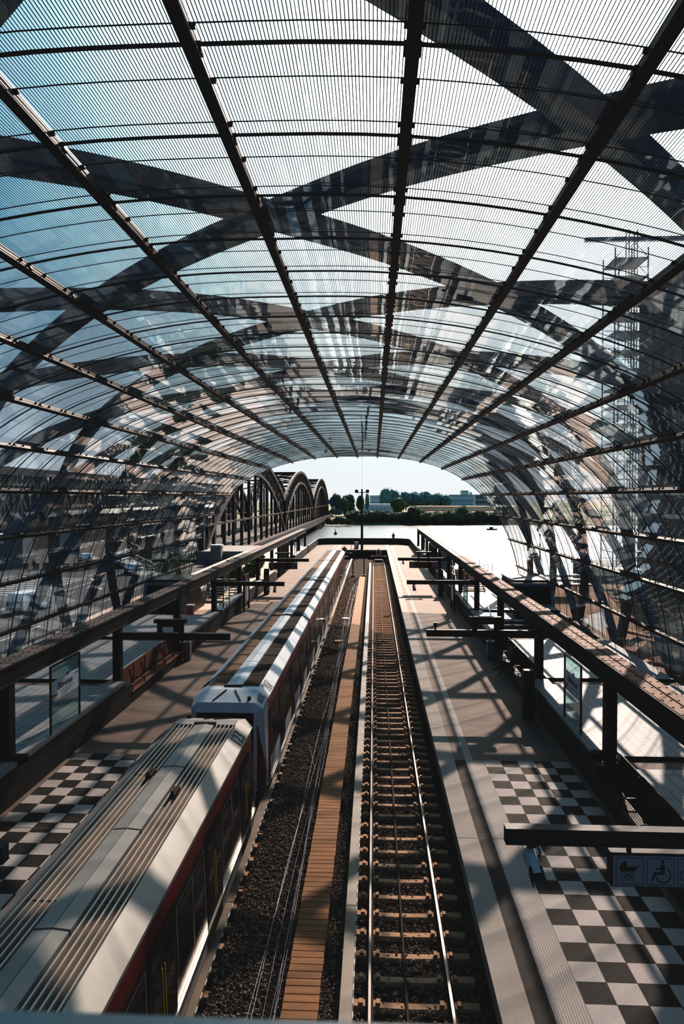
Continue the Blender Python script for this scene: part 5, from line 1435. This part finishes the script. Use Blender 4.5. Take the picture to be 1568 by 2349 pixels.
t = thing('sign_gantry', 'dark blue sign on posts at the far end of the bridge', 'sign', (atpx(756,405), 405, -1.2))
MB().box(atpx(751,405), atpx(763,405), 405, 405.3, zpx(1156,405), zpx(1147,405)).build('sign_plate', M['logoblue'], t); MB().box(atpx(760,405), atpx(768,405), 406, 406.3, zpx(1169,405), zpx(1161,405)).build('sign_plate', M['white'], t)
b = MB(); b.box(atpx(762,405)-.2, atpx(762,405)+.2, 405.3, 405.6, -1.2, zpx(1147,405)); b.build('post', M['steel'], t)
def boat(x, y, label):
    t = thing('boat', label, 'boat', (x, y, -5)); b = MB()
    hull = [(-2.4, -.7), (1.4, -.8), (2.6, 0), (1.4, .8), (-2.4, .7)]
    b.add([(x+a*.85, y+c*.8, -5.1) for a, c in hull]+[(x+a, y+c, -4.4) for a, c in hull], [tuple(range(5)), tuple(range(9, 4, -1))]+[(i, (i+1)%5, 5+(i+1)%5, 5+i) for i in range(5)]); b.build('hull', M['plank'], t)
    MB().box(x-.9, x+.5, y-.5, y+.5, -4.4, -3.7, .1).build('cabin', M['rubber'], t)
    return t
boat(atpx(1125, 300), 300, 'small dark motor boat on the river at right')
simple_person('tiny figure standing up in the motor boat on the river', (atpx(1125, 300)-1.2, 300, -4.4), 'stand', 0, dict(Zs), 'ink')
t = thing('river_buoy', 'small dark buoy on the river left of the mast', 'buoy', (atpx(769, 262), 262, -5))
MB().tube([(atpx(769,262), 262, -5), (atpx(769,262), 262, -4.2)], [.6, .5], 12).build('float', M['black'], t); MB().tube([(atpx(769,262), 262, -4.2), (atpx(769,262), 262, -2.8)], [.2, .05], 8).build('topmark', M['black'], t)

# ------------------------------------------------------------------ right side outside: tower, scaffold, site
def tower(x0, x1, y0, y1, z1, label):
    t = thing('tower_block', label, 'building', ((x0+x1)/2, y0, -1.2)); MB().box(x0, x1, y0, y1, -1.2, z1).build('walls', M['facade'], t)
    nf = int((z1+1.2)/3.3)
    for f in range(nf):
        z = -1.2+f*3.3; b = MB()
        nx = int((x1-x0)/2.2); ny = int((y1-y0)/2.4)
        for c in range(nx): xx = x0+.4+c*2.2; b.box(xx, xx+1.5, y0-.06, y0, z+1.0, z+2.8)
        for c in range(ny): yy = y0+.4+c*2.4; b.box(x0-.06, x0, yy, yy+1.6, z+1.0, z+2.8)
        b.build('window_row', M['facadewin'], t)
        MB().box(x0-.15, x1, y0-.15, y1, z-.12, z+.12).build('floor_band', M['steel'], t)
tower(31, 56, 56, 82, 33, 'dark glazed tower block behind the right glass wall')
t = thing('scaffold', 'pale scaffold tower clinging to the left edge of the tower block', 'scaffold', (28.6, 80, -1.2))
b = MB()
for x in (26.8, 28.6, 30.4):
    for y in (78, 82): b.bar((x, y, -1.2), (x, y, 37), .12)
for k in range(18):
    z = 1+k*2.05
    for y in (78, 82): b.bar((26.8, y, z), (30.4, y, z), .1); b.bar((26.8, y, z-1), (30.4, y, z-1), .06)
    for x in (26.8, 30.4): b.bar((x, 78, z), (x, 82, z), .1)
    b.bar((26.8, 78, z), (28.6, 78, z+2.05), .06); b.bar((30.4, 78, z), (28.6, 78, z+2.05), .06)
b.build('tubes', M['galv'], t); b = MB()
for k in range(18): b.box(26.8, 30.4, 78.2, 81.8, .95+k*2.05, 1.0+k*2.05)
b.build('deck_boards', M['signgrey'], t)
t = thing('construction_crane', 'thin pale crane mast above the tower at the right edge', 'crane', (33, 84, 33)); b = MB()
for x in (31.2, 32.2):
    for y in (86, 87): b.bar((x, y, -1.2), (x, y, 42), .1)
for k in range(40): z = -1+k*1.07; b.bar((31.2, 86, z), (32.2, 86, z+1.07), .06); b.bar((32.2, 86, z), (31.2, 86, z), .06)
b.build('mast', M['galv'], t); b = MB(); b.bar((26, 86.5, 41), (46, 86.5, 41), .5); b.build('jib', M['galv'], t)
# site clutter
rs = random.Random(11)
for i in range(34):
    x = 14.5+rs.uniform(0, 12); y = 24+rs.uniform(0, 34); L = rs.uniform(1.5, 4); a = rs.uniform(0, 3.14); z = -1.2
    b = MB(); dx, dy = math.cos(a)*L/2, math.sin(a)*L/2
    for k in range(rs.randrange(1, 4)): b.obox((x+k*.12, y+k*.22, z+.09), (dx, dy, 0), (-dy*.05, dx*.05, 0), (0, 0, .08))
    tag(b.build('timber_stack', [M['sand'], M['plank'], M['concrete']][i % 3]), 'loose boards lying on the brown building site outside the right glass', 'timber', 'boards on the building site')
for i in range(12):
    x = 14.5+rs.uniform(0, 11); y = 26+rs.uniform(0, 30); r = rs.uniform(.6, 1.6); b = MB(); b.sphere((x, y, -1.25), r, 9, 6, (1.3, 1, .55))
    b.v = [tuple(Vector(v)+Vector((noise.noise(Vector(v)*1.7), noise.noise(Vector(v)*1.7+Vector((5,0,0))), noise.noise(Vector(v)*1.7+Vector((0,7,0))))) * r*.35) for v in b.v]
    tag(b.build('rubble_heap', M['earth']), 'mound of brown earth on the building site outside the right glass', 'heap', 'earth mounds on the building site')
t = thing('concrete_ring', 'round concrete shaft ring standing on the right building site', 'ring', (16.6, 33, -1.2)); b = MB(); b.tube([(16.6, 33, -1.2), (16.6, 33, .6)], 1.3, 24, cap=False); b.build('shaft', M['concrete'], t)
MB().disc((16.6, 33, .6), 1.3, (0,0,1), 24, 1.05).build('rim', M['stone'], t); MB().disc((16.6, 33, .3), 1.06, (0,0,1), 24).build('inside', M['earth'], t)
t = thing('quay_house', 'low brown pier block at the water outside the right glass', 'hut', (30, 90, -6)); MB().box(27, 33, 86, 94, -6, .4, .05).build('walls', M['wallpanel'], t); MB().box(26.8, 33.2, 85.8, 94.2, .4, .7).build('roof', M['concrete'], t)
for i in range(3):
    b = MB(); y = 70+i*2; b.box(15.6, 22, y, y+1.2, .2+i*.25, .4+i*.25); b.box(15.8, 16.0, y+.2, y+1.0, -1.2, .2+i*.25); b.box(21.6, 21.8, y+.2, y+1.0, -1.2, .2+i*.25)
    tag(b.build('pale_bench', M['stone']), 'pale stepped slab outside the right glass near the water', 'slab', 'pale slabs near the water')
t = thing('street_lantern', 'old-fashioned lantern on a post outside the right glass', 'lamp', (19.2, 80, -1.2)); b = MB(); b.tube([(19.2, 80, -1.2), (19.2, 80, 5.2)], [.1, .06], 10); b.build('post', M['black'], t)
MB().tube([(19.2, 80, 5.2), (19.2, 80, 5.35), (19.2, 80, 5.8), (19.2, 80, 6.1)], [.15, .45, .2, .06], 12).build('lantern_head', M['black'], t)
for x0, x1, y, lab in ((8.2, 12.8, 68.5, 'black railing with steel top at the water side of the right terrace'), (14.0, 24, 77, 'railing along the quay outside the right glass')):
    t = thing('quay_railing', lab, 'railing', (x0, y, 1.0)); zb = 1.0 if x0 < 12 else -1.2; b = MB()
    for k in range(3): b.bar((x0, y, zb+.4+.3*k), (x1, y+6, zb+.4+.3*k), .05)
    b.build('rails', M['black'], t); b = MB()
    for k in range(9): f = k/8; b.bar((x0+(x1-x0)*f, y+6*f, zb), (x0+(x1-x0)*f, y+6*f, zb+1.05), .05)
    b.build('posts', M['black'], t)

# ------------------------------------------------------------------ camera, sun, sky, grade
F = 1568.; yaw = math.atan(73/F); pit = math.atan(33.5/F)
cam = bpy.data.cameras.new('camera'); co = bpy.data.objects.new('camera', cam); col.objects.link(co)
cam.sensor_fit = 'HORIZONTAL'; cam.sensor_width = 24; cam.lens = 24; cam.clip_start = .05; cam.clip_end = 4000
fw = Vector((-math.sin(yaw)*math.cos(pit), math.cos(yaw)*math.cos(pit), -math.sin(pit))); rt = Vector((math.cos(yaw), math.sin(yaw), 0)); upv = rt.cross(fw)
R = Matrix((rt, upv, -fw)).transposed().to_4x4(); R.translation = Vector((0, 0, 9.2)); co.matrix_world = R
cam.dof.use_dof = True; cam.dof.focus_distance = 26; cam.dof.aperture_fstop = 4.0
scene.camera = co
sd = (fw+rt*(1205-784)/F+upv*(1174.5-95)/F).normalized()
li = bpy.data.lights.new('sun', 'SUN'); li.energy = 8.5; li.angle = math.radians(.6); li.color = (1, .79, .66)
lo_ = bpy.data.objects.new('sun', li); col.objects.link(lo_); lo_.rotation_euler = (-sd).to_track_quat('-Z', 'Y').to_euler()
w = bpy.data.worlds.new('sky'); scene.world = w; w.use_nodes = True; nt = w.node_tree; N = nt.nodes; L = nt.links
bg = N['Background']; tc = N.new('ShaderNodeTexCoord')
nv = N.new('ShaderNodeVectorMath'); nv.operation = 'NORMALIZE'; L.new(tc.outputs['Generated'], nv.inputs[0])
dt = N.new('ShaderNodeVectorMath'); dt.operation = 'DOT_PRODUCT'; dt.inputs[1].default_value = sd; L.new(nv.outputs[0], dt.inputs[0])
cr = N.new('ShaderNodeValToRGB'); e = cr.color_ramp.elements
def mr(sock, a, b, c, d):
    m = N.new('ShaderNodeMapRange'); m.inputs['From Min'].default_value = a; m.inputs['From Max'].default_value = b; m.inputs['To Min'].default_value = c; m.inputs['To Max'].default_value = d; L.new(sock, m.inputs['Value']); return m.outputs[0]
L.new(mr(dt.outputs['Value'], -1, 1, 0, 1), cr.inputs['Fac'])
e[0].position = 0; e[0].color = (.06,.16,.26,1); e[1].position = 1; e[1].color = (9,9,8.5,1)
for p, c in ((.7,(.1,.3,.5,1)),(.85,(.2,.5,.72,1)),(.895,(.4,.74,.94,1)),(.925,(.8,1.15,1.28,1)),(.95,(1.5,1.8,1.85,1)),(.97,(2.2,2.4,2.4,1)),(.993,(4,4,3.9,1))):
    x = e.new(p); x.color = c
sp = N.new('ShaderNodeSeparateXYZ'); L.new(nv.outputs[0], sp.inputs[0])
hz = mr(sp.outputs['Z'], 0, .35, 1, 0)
pw = N.new('ShaderNodeMath'); pw.operation = 'POWER'; pw.inputs[1].default_value = 1.2; L.new(hz, pw.inputs[0])
fr_ = mr(dt.outputs['Value'], -.2, .8, .15, 1); ml = N.new('ShaderNodeMath'); ml.operation = 'MULTIPLY'; L.new(pw.outputs[0], ml.inputs[0]); L.new(fr_, ml.inputs[1])
mxn = N.new('ShaderNodeMix'); mxn.data_type = 'RGBA'; L.new(ml.outputs[0], mxn.inputs['Factor']); L.new(cr.outputs['Color'], mxn.inputs[6]); mxn.inputs[7].default_value = (.95,.97,.99,1)
# faint streaky cloud
mp = N.new('ShaderNodeMapping'); mp.inputs['Scale'].default_value = (3.5,1.2,5); mp.inputs['Rotation'].default_value = (0,.3,.5); L.new(nv.outputs[0], mp.inputs['Vector'])
nz = N.new('ShaderNodeTexNoise'); nz.inputs['Scale'].default_value = 1.6; nz.inputs['Detail'].default_value = 5; L.new(mp.outputs[0], nz.inputs['Vector'])
cl = mr(nz.outputs['Fac'], .5, .75, 0, .4); mc = N.new('ShaderNodeMix'); mc.data_type = 'RGBA'; L.new(cl, mc.inputs['Factor']); L.new(mxn.outputs[2], mc.inputs[6]); mc.inputs[7].default_value = (.85,.93,.95,1)
L.new(mc.outputs[2], bg.inputs['Color']); bg.inputs['Strength'].default_value = 1.0
vs_ = scene.view_settings; vs_.view_transform = 'Standard'; vs_.look = 'None'; vs_.exposure = 0; vs_.gamma = 1
vs_.use_curve_mapping = True; cm = vs_.curve_mapping
def curve(i, pts):
    c = cm.curves[i]
    c.points[0].location = pts[0]; c.points[-1].location = pts[-1]
    for p in pts[1:-1]: c.points.new(*p)
curve(3, [(0, .005), (.02, .009), (.05, .02), (.1, .045), (.2, .115), (.4, .3), (.7, .63), (1, .95)])
cm.update()
